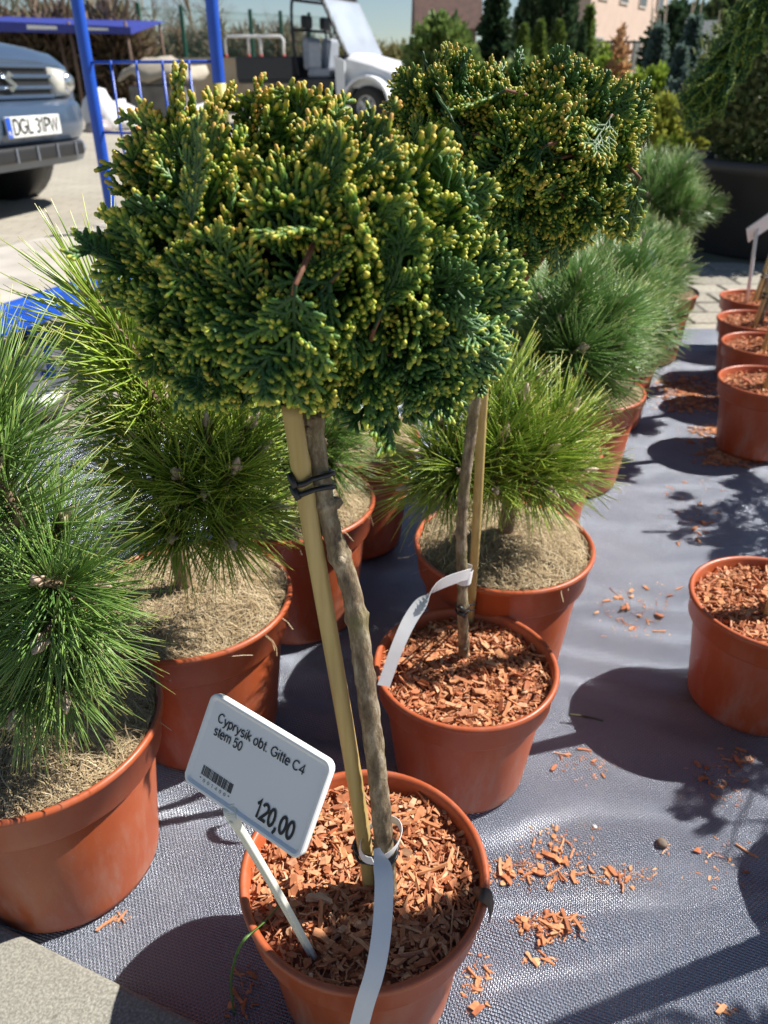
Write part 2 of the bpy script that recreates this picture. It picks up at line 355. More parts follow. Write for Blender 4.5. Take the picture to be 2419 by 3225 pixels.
# soil bed with the nursery stock, on the right behind the paving
mb = MB(); poly = [(0.9, 3.75), (6, 3.4), (30, 6), (30, 60), (6, 60), (1.1, 12.5), (0.55, 7.0), (0.6, 4.4)]
mb.prism(poly, -0.10, -0.006)
structure(mb.build('planting_soil', M['soil'], smooth=False))

# paving of rectangular concrete blocks, running bond
PX, PY, GAP = 0.20, 0.145, 0.008
pav_mb = MB(); pav_mb.add([(-4.2, 1.4, -0.016), (3.2, 1.4, -0.016), (3.2, 4.2, -0.016), (-4.2, 4.2, -0.016)], [(0, 1, 2, 3)])
pavement = structure(pav_mb.build('pavement', M['joint'], smooth=False))
def paver_mb(seed):
    rr = random.Random(seed); m = MB(); w, d = (PX - GAP) / 2, (PY - GAP) / 2; b = 0.006
    def ring(k, z): return [(sx * (w - k) + rr.uniform(-.002, .002), sy * (d - k) + rr.uniform(-.002, .002), z + rr.uniform(-.0006, .0006)) for sx, sy in ((-1, -1), (1, -1), (1, 1), (-1, 1))]
    m.add(ring(0, -0.02) + ring(0, -0.004) + ring(b, 0.0), [(i + 4 * k, (i + 1) % 4 + 4 * k, (i + 1) % 4 + 4 * k + 4, i + 4 * k + 4) for k in (0, 1) for i in range(4)] + [(8, 9, 10, 11)])
    return m
pv = [paver_mb(i) for i in range(4)]; pvm = [m.mesh('paver', M['paver'], False) for m in pv]
rr = random.Random(4); spots = []
FAB_FAR = [(-1.30, 1.60), (-0.70, 1.72), (-0.25, 1.98), (0.42, 2.63), (1.3, 2.615), (2.6, 2.58)]
def lerp_poly(poly, x):
    for (x0, y0), (x1, y1) in zip(poly, poly[1:]):
        if x <= x1: return y0 + (y1 - y0) * (x - x0) / (x1 - x0)
    return poly[-1][1]
for j in range(19):
    y = 1.47 + j * PY
    for i in range(36):
        x = -4.1 + (i + (0.5 if j % 2 else 0)) * PX
        f = y * math.cos(PITCH) + CAMH * math.sin(PITCH); px = PW / 2 + PF * x / f
        if x > -1.4 and y < lerp_poly(FAB_FAR, x) - 0.12: continue
        seen = -80 < px < PW + 80
        spots.append((0 if seen else 1, f, x, y))
spots.sort(); rest = MB()
for q, (s, f, x, y) in enumerate(spots):
    z = -0.008 + rr.uniform(-.0025, .0025); k = rr.randrange(4); t = rr.uniform(-.012, .012)
    if q < 300 and s == 0:
        o = link('paver', pvm[k], pavement, (x, y, z)); o.rotation_euler = (rr.uniform(-.01, .01), rr.uniform(-.01, .01), t)
    else:
        mt = Matrix.Translation((x, y, z)) @ Matrix.Rotation(t, 4, 'Z'); rest.add([mt @ Vector(p) for p in pv[k].v], pv[k].f)
o = rest.build('outer_pavers', M['paver'], pavement, False); o['kind'] = 'stuff'

# concrete slab edge in the near corner
e0, e1 = at(0, 2905, 0.022), at(640, 3225, 0.022); ed = (e1 - e0).normalized(); en = Vector((ed.y, -ed.x, 0))
if en.y > 0: en = -en
mb = MB(); a = e0 - ed * 1.2; b = e1 + ed * 0.9
mb.prism([tuple((a + en * 0.8).xy), tuple((b + en * 0.8).xy), tuple(b.xy), tuple(a.xy)], -0.09, 0.022)
bevel(structure(mb.build('concrete_slab', M['concrete'], smooth=False)), 0.006, 3)

# woven fabric sheet with creases
NEAR = [tuple((e0 - ed * 1.15 + Vector((0, .0, 0))).xy), tuple((e0 - en * -0.02).xy), tuple((e1 + en * 0.02).xy), tuple((e1 + ed * 0.6).xy), (2.6, -0.1)]
def fabz(x, y):
    z = 0.0065 * noise.noise((x * 2.2, y * 4.2, 3.0)) + 0.0032 * noise.noise((x * 6, y * 10, 7.0)) + 0.0010 * noise.noise((x * 22, y * 30, 1.0))
    w = y + 0.05 * math.sin(x * 5.0 + 1.0) + 0.03 * noise.noise((x * 4, y * 2, 1.0))
    z += 0.0075 * math.exp(-((w - 0.515) / 0.020) ** 2) * (0.4 + 0.6 * math.exp(-((x - 0.2) / 0.16) ** 2)) * (1.0 if x > 0.08 else 0.0)
    w2 = y + 0.06 * x + 0.012 * math.sin(x * 14)
    z += 0.0055 * math.exp(-((w2 - 1.02) / 0.016) ** 2) * (1 if 0.2 < x < 0.9 else 0)
    w3 = y + 0.45 * x; z += 0.006 * math.exp(-((w3 - 0.245) / 0.02) ** 2) * (1 if x < -0.1 else 0)
    w4 = y - 0.25 * x + 0.03 * noise.noise((x * 6, y * 3, 5.0)); z += 0.005 * math.exp(-((w4 - 0.375) / 0.014) ** 2) * (1 if x > 0.1 else 0)
    u = y * 1.0 + 0.22 * x + 0.045 * noise.noise((x * 5, y * 5, 9.0)) + 0.03 * math.sin(x * 9 + y * 3)
    am = max(0.0, noise.noise((x * 3.1 + 4, y * 3.7, 2.0)) + 0.25) * (1.0 if y < .7 else max(.25, 1.7 - y))
    z += 0.0085 * am * math.sin(u * 2 * PI / 0.085)
    return z - 0.004
mb = MB(); NX, NY = 300, 240; vs = []
for j in range(NY + 1):
    t = (j / NY) ** 1.6
    for i in range(NX + 1):
        s_ = i / NX; sx = -1.2 + 3.8 * (s_ if True else 0)
        yn = lerp_poly(NEAR, sx); yf = lerp_poly(FAB_FAR, sx) + 0.006 * noise.noise((sx * 9, 0, 0))
        y = yn + (yf - yn) * t; vs.append((sx, y, fabz(sx, y)))
mb.add(vs, [(j * (NX + 1) + i, j * (NX + 1) + i + 1, (j + 1) * (NX + 1) + i + 1, (j + 1) * (NX + 1) + i) for j in range(NY) for i in range(NX)])
fabric = tag(mb.build('ground_fabric', M['fabric']), 'shiny black woven ground fabric spread under the terracotta pots', 'fabric')

# ================================================================== pots
def pot_meshes(Rr, H):
    rb = Rr * 0.75; band = H * 0.225; s = Rr * 0.885
    body = MB(); k = (H - band); th = 0.0022
    prof = [(rb * 0.80, 0.006), (rb * 0.93, 0.0), (rb * 0.985, 0.003), (rb, 0.010), (s - 0.001, k - 0.004), (s - 0.001, k + 0.006)]
    inner = [(s + 0.002, k), (s - th, k - 0.01), (rb - th, 0.02), (0.001, 0.018)]
    body.lathe(prof, 56, cap_first=True)
    rim = MB()
    r1 = s + 0.0045
    prof = [(s - 0.002, k + 0.001), (r1 + .001, k - 0.0008), (r1 + 0.0028, k + 0.002), (Rr - 0.0040, H - 0.010), (Rr - 0.002, H - 0.0085), (Rr, H - 0.006), (Rr + 0.0003, H - 0.003), (Rr - 0.001, H - 0.0006), (Rr - 0.003, H), (Rr - 0.0052, H - 0.0008), (Rr - 0.007, H - 0.004), (r1 - 0.001, k + 0.004), (s - 0.004, k - 0.004)]
    rim.lathe(prof, 72)
    return body, rim
_potcache = {}
def add_pot(root, Rr, H, mat=None):
    key = (Rr, H, mat)
    if key not in _potcache:
        b, r = pot_meshes(Rr, H); _potcache[key] = (b.mesh('pot', mat or M['pot']), r.mesh('rim', mat or M['pot']))
    b, r = _potcache[key]
    p = link('pot', b, root); link('rim', r, p)
    return p

def chip_mb(seed):
    rr = random.Random(seed); m = MB()
    l = rr.uniform(0.007, 0.017); w = rr.uniform(0.0024, 0.0066); t = rr.uniform(0.0008, 0.0024)
    if rr.random() < 0.35: l *= 1.35; w *= 0.55
    if rr.random() < 0.25: l *= 0.55; w *= 1.4
    if seed >= 26: l = rr.uniform(.008, .016); w = rr.uniform(.0009, .0018); t = w * .7
    bend = rr.uniform(-.001, .001); vs = []
    for i, x in enumerate((-l / 2, 0, l / 2)):
        k = rr.uniform(0.6, 1.0) if i != 1 else 1.0; sk = rr.uniform(-.0012, .0012)
        for sy, sz in ((-1, -1), (1, -1), (1, 1), (-1, 1)):
            vs.append((x + rr.uniform(-.0014, .0014), sy * w / 2 * k + sk, sz * t / 2 * k + (bend if i == 1 else 0)))
    m.add(vs, [(0, 1, 5, 4), (1, 2, 6, 5), (2, 3, 7, 6), (3, 0, 4, 7), (4, 5, 9, 8), (5, 6, 10, 9), (6, 7, 11, 10), (7, 4, 8, 11), (3, 2, 1, 0), (8, 9, 10, 11)])
    return m
CH = [chip_mb(i) for i in range(38)]; CHM = [c.mesh('wood_chip', M['chip'], False) for c in CH]
def add_mulch(root, Rr, H, n_obj, n_stuff, seed, scale=1.0):
    rr = random.Random(seed); ri = Rr * 0.93; zb = H - 0.016
    def zz(x, y): return zb + 0.006 * noise.noise((x * 18 + seed, y * 18, 0)) + 0.004 * noise.noise((x * 60, y * 60, seed))
    m = MB(); n, k = 48, 14; vs = [(0, 0, zz(0, 0))]
    for i in range(1, k + 1):
        for j in range(n):
            t = 2 * PI * j / n; r = ri * i / k; x, y = r * math.cos(t), r * math.sin(t); vs.append((x, y, zz(x, y) - 0.003))
    fs = [(0, 1 + j, 1 + (j + 1) % n) for j in range(n)] + [(1 + (i - 1) * n + j, 1 + i * n + j, 1 + i * n + (j + 1) % n, 1 + (i - 1) * n + (j + 1) % n) for i in range(1, k) for j in range(n)]
    m.add(vs, fs); bed = m.build('mulch', M['mulch'], root)
    st = MB(); keep = []
    for q in range(n_obj + n_stuff):
        r = ri * math.sqrt(rr.random()) * 0.99; t = rr.uniform(0, 2 * PI); x, y = r * math.cos(t), r * math.sin(t)
        lift = rr.uniform(-0.001, 0.004) if q >= n_obj else rr.uniform(0.003, 0.0065)
        sc = scale * (rr.uniform(0.45, 0.95) if q >= n_obj else rr.uniform(0.75, 1.4))
        tilt = 0.32 if rr.random() < 0.80 else 0.8
        if r > ri * 0.85: sc *= 0.75; tilt *= 0.7
        mt = Matrix.Translation((x, y, zz(x, y) + lift)) @ Matrix.Rotation(rr.uniform(0, 2 * PI), 4, 'Z') @ Matrix.Rotation(rr.gauss(0, tilt), 4, 'Y') @ Matrix.Rotation(rr.gauss(0, 0.4), 4, 'X') @ Matrix.Scale(sc, 4)
        k = rr.randrange(len(CH))
        if q < n_obj: o = link('wood_chip', CHM[k], bed); o.matrix_local = mt
        else: st.add([mt @ Vector(p) for p in CH[k].v], CH[k].f)
    if n_stuff:
        o = st.build('small_chips', M['chip'], bed, False); o['kind'] = 'stuff'
    return bed

_coir = {}
def add_coir(root, Rr, H, seed):
    key = (Rr, H)
    if key not in _coir:
        rr = random.Random(7); ri = Rr * 0.965
        def zz(r, t):
            x, y = r * math.cos(t), r * math.sin(t); e = max(0.0, 1 - (r / ri) ** 4)
            return H - 0.012 + 0.022 * e + 0.011 * noise.noise((x * 14, y * 14, 2)) + 0.003 * noise.noise((x * 50, y * 50, 5))
        m = MB(); n, k = 56, 16; vs = [(0, 0, zz(0, 0))]
        for i in range(1, k + 1):
            for j in range(n):
                t = 2 * PI * j / n; r = ri * i / k; vs.append((r * math.cos(t), r * math.sin(t), zz(r, t)))
        fs = [(0, 1 + j, 1 + (j + 1) % n) for j in range(n)] + [(1 + (i - 1) * n + j, 1 + i * n + j, 1 + i * n + (j + 1) % n, 1 + (i - 1) * n + (j + 1) % n) for i in range(1, k) for j in range(n)]
        m.add(vs, fs)
        fb = MB()
        for q in range(6500):
            r = ri * math.sqrt(rr.random()) * 1.0; t = rr.uniform(0, 2 * PI); d = rr.uniform(0, 2 * PI); L = rr.uniform(0.014, 0.046); cv = rr.gauss(0, 60)
            edge = r > ri * 0.93
            if edge: d = t + PI / 2 * rr.choice((-1, 1)) + rr.gauss(0, 0.35) if rr.random() < 0.93 else t + rr.gauss(0, .5)
            x, y = r * math.cos(t), r * math.sin(t); up = rr.uniform(0.0, 0.0055) + (rr.random() < 0.12) * rr.uniform(0, 0.012); pts = []; aa = d
            for i in range(5):
                rr_ = math.hypot(x, y)
                if rr_ > ri * .99 and q % 40: x *= ri * .99 / rr_; y *= ri * .99 / rr_; rr_ = ri * .99
                z = zz(min(rr_, ri), math.atan2(y, x)) + up * math.sin(PI * (0.15 + 0.7 * i / 4)) + 0.0006 - (0.5 * max(0, rr_ - Rr))
                pts.append(Vector((x, y, z))); x += L / 4 * math.cos(aa); y += L / 4 * math.sin(aa); aa += cv * L / 4
            w = rr.uniform(0.00020, 0.00042); vs = []
            for i, p in enumerate(pts):
                dd = (pts[min(i + 1, 4)] - pts[max(i - 1, 0)]).cross(Vector((0, 0, 1))); dd = dd.normalized() * w if dd.length > 1e-9 else Vector((w, 0, 0))
                vs += [p - dd, p + dd]
            fb.add(vs, [(2 * i, 2 * i + 1, 2 * i + 3, 2 * i + 2) for i in range(4)])
        _coir[key] = (m.mesh('coir_mat', M['coir']), fb.mesh('fibres', M['fibre'], True))
    a, b = _coir[key]
    o = link('coir_mat', a, root); o.rotation_euler.z = seed * 1.3; f = link('fibres', b, o); f['kind'] = 'stuff'
    return o
# ================================================================== hinoki cypress sprays
def cord(mb, p0, d, L, r, t0, t1, side, rr, hi=True, curl=0.0):
    """one scale-leaved branchlet: a tube with knobs, rounded at its end"""
    p0 = Vector(p0); d = Vector(d).normalized(); bead = 0.0022
    nb = max(2, int(L / bead)); path = []; rad = []; att = []
    steps = nb * 2 if hi else max(2, nb // 2)
    x = p0.copy(); dd = d.copy(); st = L / steps
    for i in range(steps + 1):
        s = i / steps
        path.append(x.copy()); k = (1.20 if i % 2 else 0.80) if hi else 1.0
        rad.append(r * k * (0.92 + 0.12 * s)); att.append(t0 + (t1 - t0) * s ** 1.6)
        dd = (dd + side * curl * st + Vector((rr.gauss(0, .035), rr.gauss(0, .035), rr.gauss(0, .035)))).normalized(); x = x + dd * st
    e = path[-1]
    path += [e + dd * r * 0.75, e + dd * r * 1.25]; rad += [r * 0.85, r * 0.30]; att += [t1, min(1.0, t1 + 0.02)]
    if hi:
        path[-1] = e + dd * r * 1.15; rad[-1] = r * 0.42
    mb.tube(path, rad, 6 if hi else 4, att)
    return path
def spray_mb(seed, L=0.055, hi=True):
    rr = random.Random(seed); m = MB(); N = Vector((0, 1, 0))
    axis = []; x = Vector((0, 0, 0)); d = Vector((0, 0, 1)); n = 14; cup = rr.uniform(-8, 14)
    for i in range(n + 1):
        axis.append(x.copy()); d = (d + N * cup * L / n + Vector((rr.gauss(0, .06), 0, 0))).normalized(); x = x + d * L / n
    r0 = 0.00132
    # woody-green main axis
    m.tube(axis[:-2], [r0 * (0.75 + 0.3 * (i / n)) for i in range(n - 1)], 5, [0.15 + 0.35 * i / n for i in range(n - 1)])
    cord(m, axis[-3], axis[-1] - axis[-3], L * 0.2, r0, 0.55, 1.0, N, rr, hi, rr.uniform(-6, 6))
    sp = 0.0062; k = int(L * 0.94 / sp); sgn = 1
    for i in range(1, k + 1):
        s = i * sp / L; q = min(n - 1, int(s * n)); p = axis[q].lerp(axis[q + 1], s * n - q); ax = (axis[q + 1] - axis[q]).normalized()
        for _ in (0, 1):
            sgn = -sgn
            if rr.random() < 0.20: continue
            sd = (Vector((1, 0, 0)) * sgn + N * rr.gauss(0.03, .09)).normalized(); a = R(rr.uniform(36, 56))
            dv = ax * math.cos(a) + sd * math.sin(a)
            env = 0.55 * L * (0.45 + 0.75 * min(1, s * 2.2)) * (1.12 - s) + 0.006
            Lb = env * rr.uniform(0.75, 1.12)
            pth = cord(m, p, dv, Lb, r0 * rr.uniform(0.9, 1.08), 0.30, 1.0 if Lb > 0.006 else 0.9, ax, rr, hi, rr.uniform(8, 30))
            nk = int(Lb / 0.0056)
            for j in range(1, nk + 1):
                f = j / (nk + 1); u = f * (len(pth) - 3); q2 = int(u); pp = pth[q2].lerp(pth[q2 + 1], u - q2); dl = (pth[q2 + 1] - pth[q2]).normalized()
                for sg in ((1, -1) if rr.random() < 0.75 else (rr.choice((-1, 1)),)):
                    nn = dl.cross(N); nn = nn.normalized() if nn.length > 1e-6 else Vector((1, 0, 0))
                    dv2 = dl * math.cos(R(44)) + nn * sg * math.sin(R(44)) + N * rr.gauss(0.05, .12)
                    cord(m, pp, dv2, rr.uniform(0.0045, 0.0105) * (1.15 - 0.55 * f) * min(1, Lb / 0.02 + .35), r0 * rr.uniform(0.86, 1.04), 0.40, rr.uniform(0.78, 1.0), dl, rr, hi, rr.uniform(0, 26))
    return m
SPR = [spray_mb(100 + i, 0.050 + 0.005 * (i % 4)) for i in range(9)]
SPM = [s.mesh('spray', M['cyp']) for s in SPR]
SPL = [spray_mb(100 + i, 0.048 + 0.004 * (i % 4), hi=False) for i in range(4)]
SPL_np = [(np.array(s.v), s.f, s.a) for s in SPL]

def orient(d, roll):
    q = Vector(d).to_track_quat('Z', 'Y'); return q.to_matrix().to_4x4() @ Matrix.Rotation(roll, 4, 'Z')

def cypress_crown(root, base, blobs, stem_top, n_obj, n_in, seed, extra=(), blue=lambda p: 0.0, rust=lambda p: 0.5, sscale=1.0, gapdir=None):
    """blobs: (centre, radii, weight) in world space; sprays grow outwards all over them"""
    rr = random.Random(seed); base = Vector(base); tw = MB(); top = Vector(stem_top) - base
    cc = sum((Vector(b[0]) * b[2] for b in blobs), Vector()) / sum(b[2] for b in blobs) - base
    def inside(p, skip, k):
        for i, (c, r, w) in enumerate(blobs):
            if i == skip: continue
            d = p - (Vector(c) - base)
            if (d.x / r[0]) ** 2 + (d.y / r[1]) ** 2 + (d.z / r[2]) ** 2 < k: return True
        return False
    def sample(inner):
        ws = [b[2] for b in blobs]
        for _ in range(200):
            i = rr.choices(range(len(blobs)), ws)[0]; c, r, w = blobs[i]
            v = Vector((rr.gauss(0, 1), rr.gauss(0, 1), rr.gauss(0, 1))).normalized()
            tip = Vector(c) - base + Vector((v.x * r[0], v.y * r[1], v.z * r[2])) * (rr.uniform(0.55, 0.8) if inner else rr.uniform(0.66, 1.14))
            if not inner and inside(tip, i, 0.72): continue
            out = (tip - cc); out.normalize()
            nrm = Vector((v.x / r[0], v.y / r[1], v.z / r[2])).normalized()
            d = out * 0.45 + nrm * 0.4 + Vector((0, 0, 0.42 if tip.z > cc.z else -0.05)) + Vector((rr.gauss(0, .33), rr.gauss(0, .33), rr.gauss(0, .28)))
            if nrm.z < -0.6: d += Vector((rr.gauss(0, .3), rr.gauss(0, .3), -0.25))
            return tip, d.normalized(), nrm
        return tip, d.normalized(), nrm
    items = [sample(False) for _ in range(n_obj - len(extra))] + [(Vector(t) - base, Vector(d).normalized(), Vector(d)) for t, d in extra]
    inner = MB(); roots = []
    placed = []
    for q, (tip, d, nrm) in enumerate(items):
        sc = sscale * rr.uniform(0.70, 1.12); k = rr.randrange(len(SPM)); L = (0.050 + 0.005 * (k % 4)) * sc
        rt = tip - d * L * 1.08
        placed.append((k, Matrix.Translation(rt) @ orient(d, rr.uniform(0, 2 * PI)) @ Matrix.Scale(sc, 4), tip)); roots.append((rt, d))
    for q in range(n_in):
        tip, d, nrm = sample(True); sc = sscale * rr.uniform(0.8, 1.1); k = rr.randrange(4)
        mt = np.array(Matrix.Translation(tip - d * 0.05 * sc) @ orient(d, rr.uniform(0, 2 * PI)) @ Matrix.Scale(sc, 4))
        v, f, a = SPL_np[k]; inner.add((v @ mt[:3, :3].T + mt[:3, 3]).tolist(), f, [x * 0.7 for x in a])  # lowered tip value darkens inner sprays: interior shade put into their colour
    # limbs and twigs carry every spray
    limbs = []
    for (c, r, w) in blobs:
        e = Vector(c) - base; mid = top.lerp(e, 0.5) + Vector((rr.gauss(0, .006), rr.gauss(0, .006), 0.004))
        tw.tube([top, mid, e], [0.0046, 0.0036, 0.0022], 7); limbs += [top, top.lerp(mid, .5), mid, mid.lerp(e, .5), e]
    for rt, d in roots:
        nb = min(limbs, key=lambda l: (l - rt).length + max(0, (l - rt).dot(d)) * 1.5)
        mid = nb.lerp(rt, 0.55) - d * 0.006 + Vector((0, 0, -0.004)); tw.tube([nb, mid, rt, rt + d * 0.006], [0.0019, 0.0016, 0.0013, 0.0010], 5)
    crown = tw.build('crown', M['twig'], root)
    for k, mt, tip in placed:
        o = link('spray', SPM[k], crown); o.matrix_local = mt
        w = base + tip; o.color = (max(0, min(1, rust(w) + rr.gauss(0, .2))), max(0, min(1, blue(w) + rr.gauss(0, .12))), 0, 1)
    if n_in:
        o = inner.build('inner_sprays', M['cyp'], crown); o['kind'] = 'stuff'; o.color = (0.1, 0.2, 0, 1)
    return crown

def smooth_path(pts, n):
    """Catmull-Rom through points"""
    P = [Vector(p) for p in pts]; P = [P[0] * 2 - P[1]] + P + [P[-1] * 2 - P[-2]]; out = []
    segs = len(P) - 3
    for i in range(n + 1):
        u = i / n * segs; k = min(segs - 1, int(u)); t = u - k; a, b, c, d = P[k:k + 4]
        out.append(0.5 * ((2 * b) + (c - a) * t + (2 * a - 5 * b + 4 * c - d) * t * t + (3 * b - a - 3 * c + d) * t ** 3))
    return out
def stem(root, base, pts, r0, r1, seed, mat='bark', knots=6, n=130):
    rr = random.Random(seed); pth = [p - Vector(base) for p in smooth_path(pts, n)]; rad = []
    kn = [rr.uniform(0.05, 0.95) for _ in range(knots)]
    for i in range(n + 1):
        s = i / n; r = r0 + (r1 - r0) * s; r *= 1 + 0.07 * noise.noise((s * 30, seed, 0)) + 0.05 * noise.noise((s * 90, seed, 4))
        for k in kn: r *= 1 + 0.16 * math.exp(-((s - k) / 0.010) ** 2)
        rad.append(r)
    m = MB(); m.tube(pth, rad, 20)
    m.v = [tuple(Vector(v) * 1.0 + (Vector(v) - pth[i // 20]) * (.13 * noise.noise(Vector(v) * 260) + .10 * noise.noise(Vector(v) * 90))) for i, v in enumerate(m.v)]
    for k in kn:   # pruned stubs
        i = min(n - 1, int(k * n)); p = pth[i]; t = (pth[i + 1] - p).normalized(); sd = t.orthogonal().normalized(); sd = Quaternion(t, rr.uniform(0, 2 * PI)) @ sd
        m.tube([p, p + sd * rad[i] * 0.95, p + sd * rad[i] * 1.28 + t * 0.0010], [rad[i] * 0.6, rad[i] * 0.48, rad[i] * 0.26], 7)
    return m.build('trunk', M[mat], root)
def cane(root, base, a, b, r, nodes, seed):
    a = Vector(a) - Vector(base); b = Vector(b) - Vector(base); n = 60; m = MB(); path = []; rad = []
    for i in range(n + 1):
        s = i / n; k = 1.0
        for q in nodes:
            if s < q: k *= 1 + 0.10 * math.exp(-((s - q) / 0.007) ** 2)
            else: k *= 1 - 0.10 * math.exp(-((s - q) / 0.006) ** 2)
        path.append(a.lerp(b, s) + Vector((0.0012 * math.sin(s * 5), 0, 0))); rad.append(r * k * (1.04 - 0.06 * s))
    m.tube(path, rad, 16); return m.build('bamboo_cane', M['bamboo'], root)
def tie(root, base, c1, r1, c2, r2, t, thick=0.0014, name='rubber_tie', wob=0.002, seed=1):
    """loop round two sticks"""
    c1 = Vector(c1) - Vector(base); c2 = Vector(c2) - Vector(base); u = (c2 - c1); u.z = 0; u.normalize(); w = Vector((-u.y, u.x, 0)); pts = []
    for i in range(12): a = R(90 + 180 * i / 11); pts.append(c1 + (u * math.cos(a) + w * math.sin(a)) * (r1 + thick))
    for i in range(12): a = R(-90 + 180 * i / 11); pts.append(c2 + (u * math.cos(a) + w * math.sin(a)) * (r2 + thick))
    pts = [p + Vector((0, 0, wob * math.sin(i * 0.55 + seed))) for i, p in enumerate(pts)]
    m = MB(); m.tube(pts, thick, 8, closed=True)
    k = c1 - u * (r1 + thick * 1.6) ; m.tube([k - w * 0.004 + Vector((0, 0, -0.003)), k + Vector((0, 0, 0.001)), k + w * 0.003 + Vector((0, 0, 0.004))], [0.0020, 0.0024, 0.0019], 8)
    return m.build(name, M['tie'], root)
def ribbon(path, wid, thick, updir):
    """flat tape along a path, updir = rough direction of its width"""
    P = smooth_path(path, 40); m = MB(); secs = []
    for i, p in enumerate(P):
        t = (P[min(i + 1, 40)] - P[max(i - 1, 0)]).normalized(); ud = Vector(updir(i / 40)); w = (ud - t * ud.dot(t)).normalized(); n = t.cross(w)
        h = wid / 2 if not callable(wid) else wid(i / 40) / 2
        secs.append([p - w * h - n * thick / 2, p + w * h - n * thick / 2, p + w * h + n * thick / 2, p - w * h + n * thick / 2])
    m.loft(secs); return m

# ================================================================== front cypress, with price sign and tag
POT_R, POT_H = 0.106, 0.165
FP = Vector((-0.0165, 0.422, 0.0))
t1 = thing('potted_cypress', 'dwarf cypress on a bare stem whose pot holds the white price sign', 'potted plant', FP)
add_pot(t1, POT_R, POT_H); add_mulch(t1, POT_R, POT_H, 300, 2200, 3)
f_stem = [at(1222, 2835, 0.143), atY(1208, 2640, 0.404), atY(1188, 2430, 0.407), atY(1158, 2200, 0.411), atY(1130, 1980, 0.414), atY(1098, 1830, 0.417), atY(1040, 1660, 0.421), atY(1008, 1500, 0.426), atY(985, 1330, 0.432), atY(965, 1180, 0.438)]
stem(t1, FP, f_stem, 0.0080, 0.0058, 5, knots=9)
ca, cb = at(1172, 2830, 0.135), atY(922, 1270, 0.420); cane(t1, FP, ca, cb, 0.0061, [0.34, 0.92], 1)
def on_line(a, b, py):
    lo, hi = 0.0, 1.0
    for _ in range(40):
        mid = (lo + hi) / 2; p = Vector(a).lerp(Vector(b), mid); f = p.y * math.cos(PITCH) - (p.z - CAMH) * math.sin(PITCH); u = p.y * math.sin(PITCH) + (p.z - CAMH) * math.cos(PITCH)
        y = PH / 2 - PF * u / f
        if y > py: lo = mid
        else: hi = mid
    return p
for py, dy, sd in ((1502, 0.424, 1), (1538, 0.424, 2)):
    tie(t1, FP, on_line(ca, cb, py), 0.0062, atY(1008, py - 12, 0.426), 0.0068, 0, 0.0017, seed=sd)
for py, sd in ((2672, 3), (2690, 4)):
    tie(t1, FP, on_line(ca, cb, py), 0.0064, atY(1212, py, 0.402), 0.0088, 0, 0.0013, seed=sd)
def C(px, py, Y): return tuple(atY(px, py, Y))
fb = [(C(950, 860, .435), (0.085, 0.085, 0.068), 3.0), (C(640, 700, .440), (0.046, 0.058, 0.054), 1.3), (C(1330, 860, .445), (0.048, 0.062, 0.064), 1.3),
      (C(1030, 640, .425), (0.062, 0.065, 0.044), 1.3), (C(740, 1100, .430), (0.052, 0.06, 0.036), 1.0), (C(1290, 1140, .440), (0.052, 0.06, 0.036), 1.1), (C(900, 480, .455), (0.052, 0.045, 0.028), .6), (C(1330, 640, .45), (0.040, 0.045, 0.032), .6)]
ex = [(C(520, 190, .455), (-.02, 0, 1)), (C(470, 300, .45), (-.35, 0, .9)), (C(600, 260, .455), (.25, 0, 1)), (C(243, 795, .43), (-1, 0, .22)), (C(300, 790, .425), (-1, -.2, .05)), (C(640, 245, .46), (.1, 0, 1)), (C(790, 225, .46), (0, 0, 1)), (C(860, 235, .465), (.2, 0, 1)),
      (C(360, 440, .45), (-.8, 0, .5)), (C(335, 560, .45), (-1, 0, .3)), (C(330, 680, .44), (-1, 0, .25)), (C(1640, 880, .45), (1, 0, .1)), (C(1620, 1000, .44), (1, 0, -.1)), (C(1560, 1180, .44), (.9, -.2, -.3)), (C(1510, 1260, .435), (.6, -.2, -.6)), (C(1590, 760, .45), (1, 0, .3)), (C(1250, 1320, .43), (.1, -.1, -1)), (C(1130, 1330, .43), (0, -.1, -1)), (C(1010, 1300, .42), (-.1, -.1, -1)), (C(1400, 1300, .44), (.3, 0, -1)), (C(560, 1250, .43), (-.4, 0, -1)), (C(860, 1330, .42), (0, -.1, -1)), (C(1000, 320, .46), (0, 0, 1)), (C(1110, 310, .46), (.2, 0, 1)), (C(1030, 290, .46), (0, 0, 1)), (C(560, 320, .45), (-.1, -.1, 1)), (C(430, 400, .45), (-.5, -.1, .8)), (C(700, 280, .46), (.1, -.1, 1)), (C(920, 250, .46), (-.15, 0, 1)), (C(1180, 370, .455), (.2, 0, 1)), (C(1280, 420, .45), (.25, 0, 1)), (C(1400, 440, .45), (.4, 0, 1)), (C(290, 930, .43), (-1, 0, .0)), (C(360, 1020, .43), (-1, -.1, -.2)), (C(420, 1120, .43), (-.8, -.1, -.4))]
cypress_crown(t1, FP, fb, f_stem[-1], 300, 110, 11, ex, blue=lambda p: 0.04 + max(0, (p.x + 0.0) * 6) * (1 if p.z < .69 else 0.1), rust=lambda p: max(0, (p.z - 0.675) * 8))

